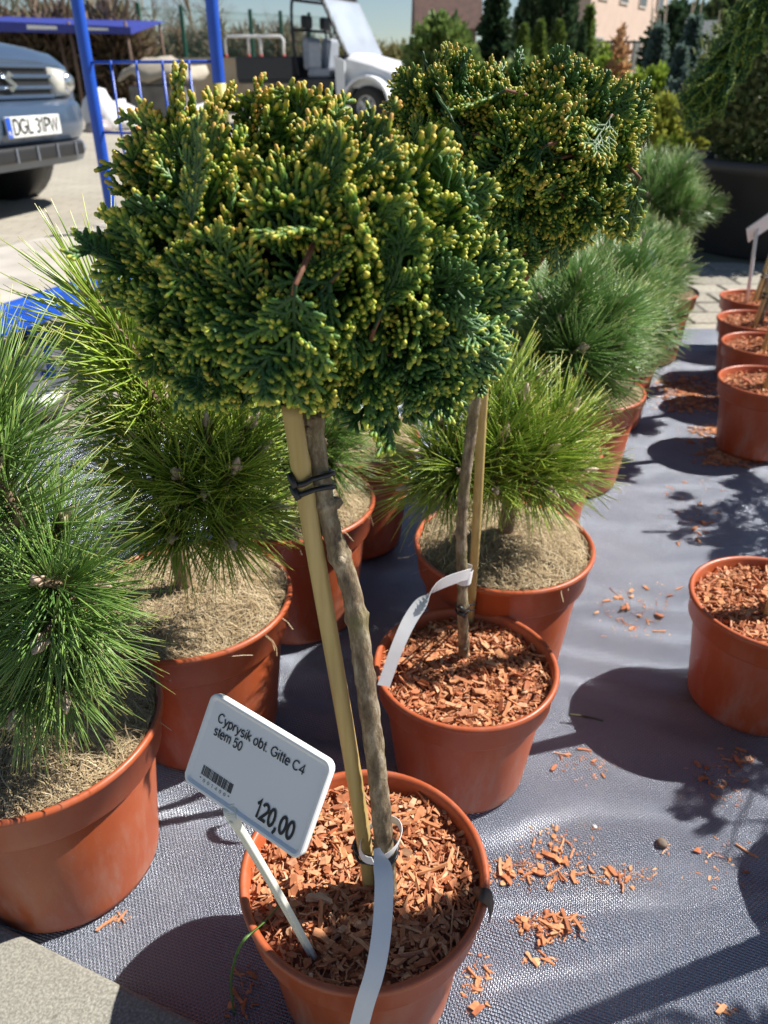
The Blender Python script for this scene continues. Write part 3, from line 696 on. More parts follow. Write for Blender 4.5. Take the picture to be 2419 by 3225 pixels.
# price sign: the board is a rectangle whose four corners were found from the picture
c4 = [(660, 2168), (1037, 2395), (945, 2712), (578, 2455)]
dm = [ray(*p) for p in c4]; A = np.array([list(dm[1]), list(-dm[2]), list(dm[3])]).T; tt = np.linalg.solve(A, np.array(list(dm[0])))
K = 0.515; q0 = dm[0] * K; q1 = dm[1] * (K * tt[0]); q3 = dm[3] * (K * tt[2]); ux = (q1 - q0); vy = (q0 - q3)
SW = ux.length; SH = vy.length; ux.normalize(); vy = (vy - ux * vy.dot(ux)).normalized(); nz = ux.cross(vy)
SO = Vector((0, 0, CAMH)) + q3                                   # lower left corner
sm = Matrix((ux, vy, nz)).transposed().to_4x4(); sm.translation = SO
foot = at(985, 3012, 0.146)
s1 = thing('price_sign', 'white plastic price sign reading 120,00 on a slanted cream stake', 'price sign', foot)
def rrect(w, h, r, n=6, inset=0.0):
    out = []
    for cx, cy, a0 in ((w - r, r, -90), (w - r, h - r, 0), (r, h - r, 90), (r, r, 180)):
        for i in range(n + 1):
            a = R(a0 + 90 * i / n); out.append((cx + (r - inset) * math.cos(a), cy + (r - inset) * math.sin(a)))
    return out
mb = MB(); th = 0.0046; lip = 0.0016
o_ = rrect(SW, SH, 0.0062); i1 = rrect(SW, SH, 0.0062, inset=0.0022); i2 = rrect(SW, SH, 0.0062, inset=0.0042); n = len(o_)
bb = rrect(SW, SH, 0.0062, inset=0.0008)
rings = [[(x, y, -th + 0.0) for x, y in bb], [(x, y, -th + 0.0008) for x, y in o_], [(x, y, lip - 0.0006) for x, y in o_], [(x, y, lip) for x, y in bb], [(x, y, lip) for x, y in i1], [(x, y, 0.0) for x, y in i2]]
mb.loft(rings)
toW = Matrix.Translation(-foot) @ sm
sb = sharp(mb.xform(toW).build('board', M['sign'], s1), 18)
def put_text(s, size, u, v, w=None, bold=0.12, name='lettering', sp=0.0):
    me = text_mesh(s, size, bold, M['ink'], spacing=sp)
    if w: fit_text(me, w)
    me.transform(toW @ Matrix.Translation((u * SW, (1 - v) * SH, 0.00025))); return link(name, me, sb)
put_text('Cyprysik obt. Gitte C4', 0.0064, 0.105, 0.262, 0.725 * SW, 0.13)
put_text('stem 50', 0.0064, 0.108, 0.40, 0.245 * SW, 0.13)
put_text('120,00', 0.0118, 0.592, 0.885, 0.31 * SW, 0.17)
put_text('*001400*', 0.0024, 0.118, 0.895, 0.265 * SW, 0.1, sp=.5)
bc = MB(); rr = random.Random(12); x = 0.0
while x < 1.0:
    w = rr.choice((0.009, 0.009, 0.02)); bc.box(((0.118 + 0.268 * (x + w / 2)) * SW, (1 - 0.786) * SH, 0.0002), (0.268 * w * SW, 0.10 * SH, 0.0003)); x += w + rr.choice((0.014, 0.018, 0.028))
bc.xform(toW).build('barcode', M['ink'], sb, False)
def sgn_pt(u, v, n=0.0): return sm @ Vector((u * SW, (1 - v) * SH, n))
neck = sgn_pt(0.50, 1.0); nk0 = sgn_pt(0.44, 0.93, -0.001); dl = (foot - neck)
mb = MB()
P_ = [sgn_pt(0.40, 0.94, -0.0015), sgn_pt(0.46, 1.06, -0.0015), neck + dl * 0.15 + Vector((-.004, .002, 0)), neck + dl * 0.55 + Vector((-.002, .002, 0)), foot + dl.normalized() * 0.012]
m_ = ribbon(P_, lambda s: 0.0105 - 0.0025 * s, 0.0042, lambda s: ux)
m_.v = [tuple(Vector(p) - foot) for p in m_.v]; bevel(m_.build('stake', M['stake'], s1, False), 0.0008, 2)
m_ = ribbon([p + nz * 0.0022 for p in P_[1:4]] + [P_[4] + nz * 0.002], lambda s: 0.0034, 0.003, lambda s: ux)
m_.v = [tuple(Vector(p) - foot) for p in m_.v]; bevel(m_.build('stake_rib', M['stake'], s1, False), 0.0006, 2)

# white tag tape hanging over the front pot
hang = [atY(1186, 2672, .386), atY(1208, 2750, .366), atY(1207, 2870, .345), atY(1196, 2980, .328), atY(1178, 3070, .316), atY(1150, 3160, .306), atY(1120, 3275, .296), atY(1098, 3360, .290)]
tg = thing('tag_strip', 'blank white tag strip looped low round the priced cypress stem, hanging over its pot rim', 'plant tag', atY(1210, 2655, .402))
tb = atY(1210, 2655, .402)
m_ = ribbon(hang, lambda s: 0.0045 + 0.0095 * min(1, s * 9), 0.0004, lambda s: (1, 0.05, 0.0)); m_.v = [tuple(Vector(p) - tb) for p in m_.v]; sharp(m_.build('strip', M['paper'], tg))
cs = atY(1210, 2655, .402); lp = []
for i in range(25):
    a = R(-100 + 350 * i / 24); lp.append(cs + Vector((math.cos(a) * 0.0165 - .003, math.sin(a) * 0.0155, 0.004 + 0.010 * math.cos(a - .3))))
m_ = ribbon(lp, 0.007, 0.0004, lambda s: (0.2, 0, 1)); m_.v = [tuple(Vector(p) - tb) for p in m_.v]; sharp(m_.build('loop', M['paper'], tg))

# green blade of grass and a curled dry leaf at the front pot
gp = [at(890, 2840, .158), at(830, 2905, .165), at(765, 2965, .172), at(735, 3040, .12), at(728, 3110, .06), at(738, 3200, .012)]
m_ = ribbon(gp, lambda s: 0.0022 * (1.1 - 0.6 * abs(s - .4)), 0.0004, lambda s: (1, .3, 0)); g0 = at(738, 3200, .012)
m_.v = [tuple(Vector(p) - g0) for p in m_.v]
tag(m_.build('grass_blade', simple('grass_blade', (0.10, 0.20, 0.04), 0.5, (0.05, 0.11, 0.02), 80), loc=g0), 'long thin grass blade trailing over the rim of the pot with the price sign', 'grass blade')
lpx = [at(1490, 2800, .160), at(1515, 2815, .172), at(1540, 2830, .166), at(1548, 2870, .150), at(1540, 2905, .140)]
m_ = ribbon(lpx, lambda s: 0.012 * math.sin(PI * (0.12 + 0.8 * s)), 0.0006, lambda s: (0.5, 1, 0.7 - s)); g0 = lpx[0]
m_.v = [tuple(Vector(p) - g0) for p in m_.v]
tag(m_.build('dry_leaf', simple('dry_leaf', (0.10, 0.06, 0.04), 0.6, (0.04, 0.025, 0.02), 120, 0.4, .001), loc=g0), 'dark curled dry leaf hanging over the rim of the pot with the price sign', 'leaf')

# ================================================================== second cypress
SPo = Vector((0.094, 0.684, 0.0))
t2 = thing('potted_cypress', 'dwarf cypress without a price sign, white tag flapping from its thin brown stem', 'potted plant', SPo)
add_pot(t2, POT_R, POT_H); add_mulch(t2, POT_R, POT_H, 300, 1900, 8)
s_stem = [at(1462, 2078, 0.142), atY(1458, 1960, .697), atY(1456, 1830, .697), atY(1453, 1690, .696), atY(1462, 1540, .695), atY(1480, 1400, .694), atY(1495, 1280, .692), atY(1508, 1150, .690), atY(1530, 1020, .690)]
stem(t2, SPo, s_stem, 0.0062, 0.0052, 9, knots=5)
ca2, cb2 = at(1470, 1990, 0.14) + Vector((0.004, 0.012, 0)), atY(1535, 1100, .704); cane(t2, SPo, ca2, cb2, 0.0052, [0.25, 0.8], 2)
for py, sd in ((1905, 1), (1922, 2)):
    tie(t2, SPo, atY(1457, py, .697), 0.0064, on_line(ca2, cb2, py), 0.0054, 0, 0.0011, seed=sd)
sbb = [(C(1690, 480, .70), (0.066, 0.062, 0.062), 3.0), (C(1860, 430, .71), (0.043, 0.052, 0.045), 1.2), (C(1400, 310, .715), (0.040, 0.040, 0.030), .8), (C(1790, 630, .70), (0.048, 0.052, 0.038), 1.0), (C(1620, 740, .70), (0.040, 0.045, 0.034), .7), (C(1740, 310, .72), (0.045, 0.045, 0.028), .7), (C(1640, 270, .72), (0.036, 0.045, 0.018), .3)]
ex2 = [(C(1425, 125, .715), (.05, 0, 1)), (C(1370, 145, .715), (-.25, 0, 1)), (C(1465, 150, .715), (.3, 0, 1)), (C(1790, 170, .72), (.15, 0, 1)), (C(1840, 200, .72), (.45, 0, 1)), (C(1760, 190, .72), (-.1, 0, 1)), (C(1960, 250, .715), (.5, 0, .9)), (C(2000, 270, .72), (.7, 0, .8)), (C(2050, 340, .71), (1, 0, .35)), (C(2050, 400, .71), (1, 0, .1)), (C(2030, 480, .70), (1, 0, -.1)), (C(1960, 640, .70), (.9, 0, -.3)), (C(1900, 720, .70), (.8, 0, -.5)), (C(1830, 810, .70), (.4, 0, -.9)), (C(1800, 850, .70), (.3, 0, -1)), (C(1200, 320, .72), (-1, 0, .3)), (C(1235, 290, .72), (-.9, 0, .7)), (C(1590, 180, .72), (0, 0, 1))]
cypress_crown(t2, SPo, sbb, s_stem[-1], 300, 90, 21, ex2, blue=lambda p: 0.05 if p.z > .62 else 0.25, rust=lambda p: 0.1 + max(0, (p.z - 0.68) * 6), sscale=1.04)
tb = atY(1462, 1815, .697)
tg = thing('tag_strip', 'blank white tag strip bent outwards from the thin stem of the unpriced cypress', 'plant tag', tb)
m_ = ribbon([atY(1478, 1808, .689), atY(1445, 1818, .678), atY(1375, 1850, .664), atY(1305, 1930, .648), atY(1255, 2030, .632), atY(1208, 2160, .618)], 0.0145, 0.0004, lambda s: (0.45 + 0.3 * s, 0.25, 0.9 - 0.75 * s)); m_.v = [tuple(Vector(p) - tb) for p in m_.v]; sharp(m_.build('strip', M['paper'], tg))
lp = [tb + Vector((math.cos(R(20 + 330 * i / 20)) * 0.0085, math.sin(R(20 + 330 * i / 20)) * 0.0085, 0.003 - .002 * i / 20)) for i in range(21)]
m_ = ribbon(lp, 0.017, 0.0004, lambda s: (0.1, 0, 1)); m_.v = [tuple(Vector(p) - tb) for p in m_.v]; sharp(m_.build('loop', M['paper'], tg))
# ================================================================== pines
def needle_cluster(seed, nl, L, n, spread0, spread1, rad=0.00078):
    """needles round a shoot: +Z is the shoot, origin its tip"""
    rr = random.Random(seed); m = MB()
    for q in range(n):
        s = rr.random() ** 0.8; z = -L * s; az = rr.uniform(0, 2 * PI); a = R(spread0 + (spread1 - spread0) * s + rr.gauss(0, 7))
        d = Vector((math.sin(a) * math.cos(az), math.sin(a) * math.sin(az), math.cos(a))); p = Vector((math.cos(az) * 0.004, math.sin(az) * 0.004, z))
        l = nl * rr.uniform(0.72, 1.08) * (0.75 + 0.25 * min(1, s * 3)); cv = Vector((rr.gauss(0, .10), rr.gauss(0, .10), rr.gauss(0.10, .10))); pts = []
        for i in range(4):
            t = i / 3; pts.append(p + d * l * t + cv * l * t * t * 0.5)
        m.tube(pts, [rad * 0.9, rad, rad * 0.85, rad * 0.25], 3, [0.01, 0.35, 0.75, 1.0])
    return m
NCL = {}
def clusters(key, nl, L, n, s0, s1, mat, rad=0.00078):
    if key not in NCL: NCL[key] = [needle_cluster(50 + 7 * i, nl, L, n, s0, s1, rad).mesh('needles', M[mat]) for i in range(3)]
    return NCL[key]
def bud_mesh():
    m = MB(); m.tube([(0, 0, -0.004), (0, 0, 0.004), (0, 0, 0.012), (0.0005, 0, 0.019), (0.0007, 0, 0.022)], [0.0032, 0.0044, 0.0040, 0.0022, 0.0006], 8)
    for i in range(4):
        a = 2 * PI * i / 4 + .3; c = Vector((math.cos(a), math.sin(a), 0)); m.tube([c * 0.003, c * 0.0055 + Vector((0, 0, .006)), c * 0.006 + Vector((0, 0, .010))], [0.0022, 0.0022, 0.0007], 6)
    return m.mesh('bud', M['bud'])
BUD = bud_mesh()
def pine(label, loc, shoots, trunk_pts, mat='needle_green', key=None, nl=0.085, L=0.075, n=230, s0=22, s1=78, Rr=0.125, H=0.205, rad=0.00078, seed=1, group=None, scale=1.0, coir=True):
    """shoots: (tip, direction, scale) in world space"""
    rr = random.Random(seed); loc = Vector(loc); t = thing('potted_pine', label, 'potted plant', loc, group=group)
    add_pot(t, Rr, H)
    if coir: add_coir(t, Rr, H, seed)
    cl = clusters(key or mat, nl, L, n, s0, s1, mat, rad)
    tp = [Vector(p) - loc for p in trunk_pts]; m = MB(); pth = smooth_path(tp, 24)
    m.tube(pth, [0.012 * (1 - 0.55 * i / 24) * (1 + 0.12 * noise.noise((i * .9, seed, 0))) * scale for i in range(25)], 9); m.build('trunk', M['pinebark'], t)
    for tip, d, sc in shoots:
        tip = Vector(tip) - loc; d = Vector(d).normalized(); b = tip - d * L * sc * 0.98
        nb = min(pth, key=lambda p: (p - b).length + 0.8 * max(0, (p - b).z)); mid = nb.lerp(b, 0.5) + Vector((0, 0, -0.006))
        m = MB(); m.tube([nb, mid, b, tip], [0.0058, 0.0050, 0.0042, 0.0028], 7); sh = m.build('shoot', M['pinebark'], t)
        nd_ = link('needles', cl[rr.randrange(3)], sh); nd_['kind'] = 'stuff'; nd_.matrix_local = Matrix.Translation(tip) @ orient(d, rr.uniform(0, 6.28)) @ Matrix.Scale(sc, 4)
        bd = link('bud', BUD, sh); bd.matrix_local = Matrix.Translation(tip) @ orient(d, rr.uniform(0, 6.28)) @ Matrix.Scale(sc * rr.uniform(0.8, 1.2), 4)
    return t
def dome_shoots(c, rad, n, seed, sc=(0.8, 1.0), up=0.55, lowcut=-0.35):
    """shoots pointing outwards over a dome"""
    rr = random.Random(seed); out = []; ga = PI * (3 - 5 ** .5); c = Vector(c)
    for i in range(n):
        z = 1 - (i + .5) / n * (1 - lowcut); r = math.sqrt(max(0, 1 - z * z)); a = i * ga + seed
        d = Vector((r * math.cos(a), r * math.sin(a), z)) + Vector((rr.gauss(0, .12), rr.gauss(0, .12), rr.gauss(0, .1)))
        tip = c + Vector((d.x * rad[0], d.y * rad[1], d.z * rad[2])) * rr.uniform(0.82, 1.08)
        out.append((tip, (d + Vector((0, 0, up))).normalized(), rr.uniform(*sc)))
    return out
PR, PHt = 0.125, 0.205
def trunk_in(loc, top, lean=(0, 0)): l = Vector(loc); return [l + Vector((0.0, 0, PHt - 0.02)), l + Vector((lean[0] * .4, lean[1] * .4, (PHt + top) / 2)), l + Vector((lean[0], lean[1], top))]

# left front pine beside the concrete slab
LF = Vector((-0.345, 0.555, 0.0))
sh = [(C(125, 1830, .47), (0.05, -.9, .75), .98), (C(135, 2010, .465), (0.1, -1, .12), .95), (C(-20, 1900, .50), (-.7, -.6, .35), 1.0), (C(-10, 1480, .50), (.05, -.30, 1), .95), (C(-60, 1240, .52), (0.05, 0, 1), .95), (C(-120, 1180, .52), (-.2, 0, 1), 1.0),
      (C(200, 1640, .55), (.6, -.1, .8), .85), (C(290, 2030, .50), (.75, -.65, -.15), .85), (C(60, 2230, .47), (-.1, -1, -.3), .85), (C(-90, 2100, .50), (-.8, -.7, 0), .95), (C(-120, 1700, .55), (-.9, -.2, .5), 1.0), (C(300, 1850, .55), (.9, -.3, .25), .8), (C(-60, 1400, .6), (-.4, .5, .8), 1.0), (C(200, 2180, .48), (.4, -.9, -.25), .85)]
pine('bushy long-needled pine whose pot stands against the concrete slab', LF, sh, trunk_in(LF, 0.50, (-.02, -.02)), 'needle_green', seed=1, nl=0.088, L=0.066, n=170)
# second pine on the left, lime, with one tall side shoot
L2 = Vector((-0.237, 0.762, 0.0))
sh = [(C(285, 925, .68), (-.55, -.05, 1), 1.15), (C(335, 1050, .68), (-.5, -.1, 1), 1.1), (C(385, 1170, .69), (-.42, -.15, 1), 1.0), (C(560, 1500, .655), (.05, -.75, .9), .95), (C(545, 1690, .645), (0.05, -1, .25), .95), (C(735, 1480, .665), (.45, -.55, .9), .9), (C(650, 1340, .68), (.15, -.3, 1), .95), (C(820, 1420, .70), (.8, -.1, .8), .9), (C(860, 1600, .69), (.95, -.2, .2), .9), (C(720, 1700, .65), (.45, -.9, .0), .9), (C(430, 1690, .66), (-.6, -.75, .1), .85), (C(360, 1480, .70), (-.8, -.1, .6), .85), (C(440, 1380, .68), (-.35, -.4, .9), 1.0), (C(520, 1260, .72), (-.1, .0, 1), 1.0), (C(760, 1290, .74), (.45, .3, .9), .95), (C(640, 1560, .66), (.25, -.8, .5), .85), (C(320, 1330, .70), (-.9, .0, .35), .85), (C(780, 1350, .70), (.6, -.1, .9), .9)]
pine('lime green pine with one tall side shoot, pot behind the price sign', L2, sh, trunk_in(L2, 0.47, (-.02, -.02)), 'needle_lime', seed=2, nl=0.085, L=0.070, n=150)
# pine behind the front stem
L3 = Vector((-0.138, 1.005, 0.0))
sh = [(C(1010, 1400, .93), (.35, -.7, .6), .95), (C(1080, 1350, .95), (.8, -.3, .5), .9), (C(900, 1330, .95), (-.1, -.6, .9), 1.0), (C(820, 1400, .96), (-.6, -.5, .5), 1.0), (C(960, 1290, 1.0), (.1, 0, 1), 1.0), (C(1060, 1460, .93), (.6, -.7, .05), .9), (C(880, 1480, .93), (-.2, -1, .1), .95), (C(780, 1330, 1.0), (-.7, 0, .7), 1.0), (C(700, 1400, 1.02), (-.9, 0, .4), 1.0), (C(900, 1220, 1.0), (0, 0, 1), 1.0), (C(640, 1250, 1.0), (-.7, 0, .9), 1.0)]
pine('dark pine whose coir-topped pot shows just behind the priced cypress stem', L3, sh, trunk_in(L3, 0.40), 'needle_green', seed=3)
L4 = Vector((-0.062, 1.235, 0.0))
pine('pine mostly hidden by the cypress crowns, its coir top in shade', L4, dome_shoots(L4 + Vector((-.03, 0.03, .43)), (.10, .09, .10), 10, 4), trunk_in(L4, 0.44), 'needle_green', seed=4)
# pine behind the second cypress pot
P1 = Vector((0.162, 0.885, 0.0))
sh = [(C(1335, 1430, .83), (-.75, -.45, .45), .95), (C(1300, 1530, .82), (-.85, -.5, .0), .95), (C(1390, 1330, .86), (-.45, -.2, .9), .95), (C(1450, 1480, .80), (-.25, -.9, .35), .9), (C(1590, 1370, .82), (.1, -.45, 1), .95), (C(1730, 1420, .83), (.55, -.5, .75), 1.0), (C(1650, 1270, .86), (.1, 0, 1), 1.0), (C(1790, 1300, .88), (.6, 0, .9), .95), (C(1830, 1480, .85), (.95, -.2, .15), .95), (C(1720, 1540, .81), (.5, -.85, -.05), .9), (C(1560, 1540, .80), (.0, -1, .1), .85), (C(1520, 1280, .87), (-.15, 0, 1), .95), (C(1400, 1550, .81), (-.45, -.85, -.2), .85), (C(1580, 1180, .90), (.05, .2, 1), 1.0), (C(1800, 1380, .88), (.8, .0, .5), .95)]
pine('yellow-green pine in a coir-topped pot behind the tagged cypress', P1, sh, trunk_in(P1, 0.39, (.01, -.01)), 'needle_lime', seed=5, Rr=0.121)
P2 = Vector((0.242, 1.185, 0.0))
pine('low blue-green pine behind the yellow-green one', P2, dome_shoots(C(1790, 1080, 1.15), (.10, .09, .10), 15, 5, sc=(.75,.95), up=.45) + [(C(1830, 1100, 1.06), (.15, -.9, .5), 1.0), (C(1920, 1200, 1.08), (.6, -.7, 0), 1.0), (C(1950, 1000, 1.12), (.8, -.2, .5), 1.0)], trunk_in(P2, 0.42), 'needle_blue', seed=6)
P3 = Vector((0.400, 1.475, 0.0))
pine('full blue-green pine with a leaning pot beside the bare fabric', P3, dome_shoots(C(1920, 990, 1.44), (.115, .11, .125), 18, 6, sc=(.8,1.), up=.4) + [(C(2020, 1100, 1.35), (.8, -.5, 0), 1.0), (C(1990, 1010, 1.33), (.5, -.8, .3), 1.0)], trunk_in(P3, 0.46), 'needle_blue', seed=7)
P4 = Vector((0.545, 1.80, 0.0))
pine('pine holding a small grey label among its needles', P4, dome_shoots(C(2010, 880, 1.80), (.11, .11, .11), 14, 8, up=.45), trunk_in(P4, 0.44), 'needle_blue', seed=8)
P5 = Vector((0.80, 2.30, 0.0))
pine('tall round dark pine standing before the large black tub', P5, dome_shoots(C(2075, 665, 2.30), (.105, .11, .13), 24, 9, sc=(.8, 1.05), up=.3), trunk_in(P5, 0.52), 'needle_blue', seed=9, H=0.205)
m = MB(); lb = atY(2032, 850, 1.47); q = Matrix.Rotation(R(-28), 3, 'Y') @ Matrix.Rotation(R(-25), 3, 'X')
m.box((0, 0, 0), (0.052, 0.0016, 0.062), q); m.tube([q @ Vector((0, 0, -.03)), q @ Vector((0.01, 0.03, -.14)), Vector((0.0, 0.08, -.30))], [0.0028, 0.0026, 0.002], 6)
for i in range(3): m.box(q @ Vector((0, -.0012, .015 - .014 * i)), (0.036, 0.0004, 0.003), q)
tag(m.build('plant_label', simple('label_plastic', (0.62, 0.65, 0.72), 0.5), loc=lb, smooth=False), 'small tilted grey label stuck in the blue-green pines', 'plant label')

# ================================================================== pots down the right side
def stem_plant(label, loc, top, crown_c, crown_r, n_obj, n_in, seed, n_chip=(60, 700), lean=(0, 0), knots=4, ss=1.1, sr=1.0):
    loc = Vector(loc); t = thing('potted_conifer', label, 'potted plant', loc); add_pot(t, POT_R, POT_H); add_mulch(t, POT_R, POT_H, n_chip[0], n_chip[1], seed, 1.15 if n_chip[0] < 100 else 1.0)
    tp = loc + Vector((lean[0], lean[1], top)); pts = [loc + Vector((0.012, .01, .14)), loc.lerp(tp, .5) + Vector((.01, .008, .05)), tp]
    stem(t, loc, pts, 0.007 * sr, 0.0055 * sr, seed, knots=knots, n=40); cane(t, loc, loc + Vector((-.012, -.012, .13)), tp + Vector((-.012, -.004, -.03)), 0.006, [.4], seed)
    for z in (0.23, 0.24): 
        s = (z - .135) / (top - .165); tie(t, loc, (loc + Vector((-.012, -.012, .13))).lerp(tp + Vector((-.012, -.004, -.03)), s), .0062, loc + Vector((.012 + lean[0] * .2, .01, z)), .008, 0, .0012, seed=seed)
    if n_obj: cypress_crown(t, loc, [(tuple(Vector(c)), r, w) for c, r, w in zip(crown_c, crown_r, [1] * len(crown_c))], tp, n_obj, n_in, seed, rust=lambda p: .4, sscale=ss)
    return t
RN = Vector((0.505, 0.805, 0.0))
stem_plant('staked slim conifer in the chip-filled pot standing alone on bare fabric', RN, 0.52, [RN + Vector((0, 0, .57)), RN + Vector((0, 0, .68)), RN + Vector((0, .0, .63))], [(.010, .010, .06), (.008, .008, .06), (.010, .010, .06)], 26, 0, 31, n_chip=(300, 1500), ss=.5)
for i, (px, py, lab) in enumerate(((2272, 1190, 'chip-filled pot with a cane, first of the row along the fabric edge'), (2282, 1075, 'chip-filled pot with a cane, second of the row along the fabric edge'), (2267, 1000, 'chip-filled pot with a cane, third of the row along the fabric edge'), (2275, 930, 'chip-filled pot holding the blank white sign at the row end'))):
    p = at(px, py, .17) + Vector((POT_R, 0.0, 0)); p.z = 0
    stem_plant(lab, p, 0.50, [p + Vector((.08, .03, .60)), p + Vector((.10, 0.02, .52))], [(.07, .08, .06), (.06, .07, .05)], 70, 30, 40 + i, lean=(.05, .02))
    if i == 3: p_last = p
# blank white sign in the last pot
ft = at(2352, 958, .15); hd = atY(2385, 715, ft.y - 0.02)
s2 = thing('blank_sign', 'white tilted sign seen from its back in the last pot of the cane row', 'price sign', ft)
m = MB(); m.tube([Vector((0, 0, -.01)), (hd - ft) * .5, hd - ft], [0.0055, 0.0055, 0.0055], 8); m.build('stake', M['sign'], s2)
m = MB(); q = Matrix.Rotation(R(-38), 3, 'Y') @ Matrix.Rotation(R(40), 3, 'X'); m.box(hd - ft + Vector((.022, 0, .012)), (0.115, 0.004, 0.075), q); bevel(m.build('board', M['sign'], s2, False), .0012, 2)
# neighbours just outside the picture, whose shade falls into it
NB = Vector((0.62, 0.525, 0.0))
stem_plant('staked cypress whose shade falls on the pot with the price sign', NB, 0.60, [(0.515, .475, .72), (0.47, .46, .78), (.56, .48, .70)], [(.085, .06, .06), (.07, .055, .055), (.06, .07, .07)], 130, 60, 51, lean=(-.09, -.05), sr=1.5)
NB4 = Vector((0.86, 0.53, 0.0))
stem_plant('staked cypress with a tiny crown beside its shading neighbour', NB4, 0.56, [(0.84, .52, .68), (.88, .53, .64)], [(.04, .03, .04), (.03, .03, .04)], 14, 0, 53, sr=1.6)
NB3 = Vector((0.99, 0.81, 0.0))
stem_plant('airy cypress whose dappled shade falls near the lone pot', NB3, 0.50, [(0.97, .80, .60), (.93, .74, .56), (1.0, .86, .58)], [(.11, .10, .07), (.08, .08, .05), (.08, .08, .06)], 34, 0, 54)
NB2 = Vector((1.20, 1.42, 0.0))
stem_plant('loose open cypress whose dappled shade falls between lone pot and cane row', NB2, 0.50, [(1.2, 1.42, .62), (1.25, 1.55, .50), (1.15, 1.3, .52)], [(.13, .14, .10), (.10, .10, .08), (.10, .10, .07)], 90, 0, 52)

# ================================================================== loose wood chips on the fabric
rr = random.Random(77); n_l = 0; crumbs = MB()
areas = [((1600, 2600), (1900, 2800), 42), ((1600, 2880), (1850, 2980), 46), ((1520, 2700), (1700, 2780), 20), ((1830, 2700), (2080, 2810), 18), ((2040, 1170), (2290, 1265), 260), ((2180, 1400), (2419, 1475), 220), ((2130, 1330), (2300, 1400), 14), ((2060, 1230), (2280, 1305), 150), ((2170, 1335), (2350, 1375), 80), ((1860, 1820), (2150, 2020), 26), ((2060, 1500), (2300, 1720), 18), ((2140, 2380), (2419, 2560), 14), ((1740, 2330), (1960, 2480), 10), ((2050, 2600), (2419, 2800), 9), ((700, 3020), (830, 3225), 9), ((200, 2850), (420, 2925), 16), ((1440, 2980), (1560, 3225), 12), ((2250, 2350), (2419, 2420), 10), ((1640, 2990), (1760, 3050), 6), ((2250, 3150), (2330, 3200), 4)]
pots_xy = [(FP, POT_R), (SPo, POT_R), (LF, PR), (L2, PR), (P1, PR), (RN, POT_R)]
for (x0, y0), (x1, y1), n in sorted(areas, key=lambda a: -a[1][1]):
    for i in range(n):
        p = at(rr.triangular(x0, x1), rr.triangular(y0, y1), 0)
        if any((p.xy - c.xy).length < r * 0.78 for c, r in pots_xy): continue
        sc = rr.uniform(0.45, 1.15) * (1.0 if p.y < 1 else 1.3); k = rr.randrange(len(CH))
        mt = Matrix.Translation((p.x, p.y, fabz(p.x, p.y) + 0.0018 * sc)) @ Matrix.Rotation(rr.uniform(0, 6.28), 4, 'Z') @ Matrix.Rotation(rr.gauss(0, .08), 4, 'Y') @ Matrix.Scale(sc, 4)
        if n_l < 300 and sc > 0.5:
            o = link('wood_chip', CHM[k]); o.matrix_world = mt; tag(o, 'loose reddish wood chip lying on the black fabric', 'wood chip', 'loose wood chips spilled on the fabric'); n_l += 1
        else: crumbs.add([mt @ Vector(v) for v in CH[k].v], CH[k].f)
    for i in range(n * 4):
        p = at(rr.triangular(x0, x1), rr.triangular(y0, y1), 0); k = rr.randrange(len(CH)); sc = rr.uniform(.10, .4)
        if any((p.xy - c.xy).length < r * 0.78 for c, r in pots_xy): continue
        mt = Matrix.Translation((p.x, p.y, fabz(p.x, p.y) + 0.0006)) @ Matrix.Rotation(rr.uniform(0, 6.28), 4, 'Z') @ Matrix.Scale(sc, 4); crumbs.add([mt @ Vector(v) for v in CH[k].v], CH[k].f)
o = crumbs.build('wood_crumbs', M['chip'], None, False); o['kind'] = 'stuff'; o['label'] = 'fine reddish wood crumbs scattered over the black fabric'; o['category'] = 'wood crumbs'
# twig and pebbles on the fabric
def pebble(px, py, r, label, mat):
    m = MB(); rr = random.Random(px); prof = [(0.05, -.5), (.6, -.42), (.95, -.1), (.9, .25), (.55, .5), (.05, .58)]
    m.lathe([(a * r, b * r) for a, b in prof], 10, cap_first=True, cap_last=True); m.v = [tuple(Vector(v) * (1 + .25 * noise.noise(Vector(v) / r * 1.1 + Vector((px, 0, 0))))) for v in m.v]
    p = at(px, py, 0); return tag(m.build('pebble', mat, loc=(p.x, p.y, fabz(p.x, p.y) + .4 * r)), label, 'pebble')
pebble(2085, 2655, 0.0065, 'round grey-brown pebble beside wood chips on the fabric', simple('brown_stone', (.22, .16, .12), .8, (.12, .09, .07), 200))
pebble(1872, 2610, 0.0028, 'tiny white pebble on the fabric near the chips', simple('white_stone', (.7, .68, .64), .8))
tp = [at(1790, 2250, .004), at(1850, 2258, .005), at(1900, 2270, .004)]; m = MB(); m.tube([p - tp[0] for p in smooth_path(tp, 12)], [0.0016] * 6 + [.0013] * 7, 6); m.tube([Vector((.012, 0, 0)), Vector((.028, -.012, .001))], [.0008, .0004], 5)
tag(m.build('twig', simple('dark_twig', (.07, .06, .03), .8, (.04, .05, .02), 90), loc=tp[0]), 'thin dark twig lying in the pot shadow on the fabric', 'twig')
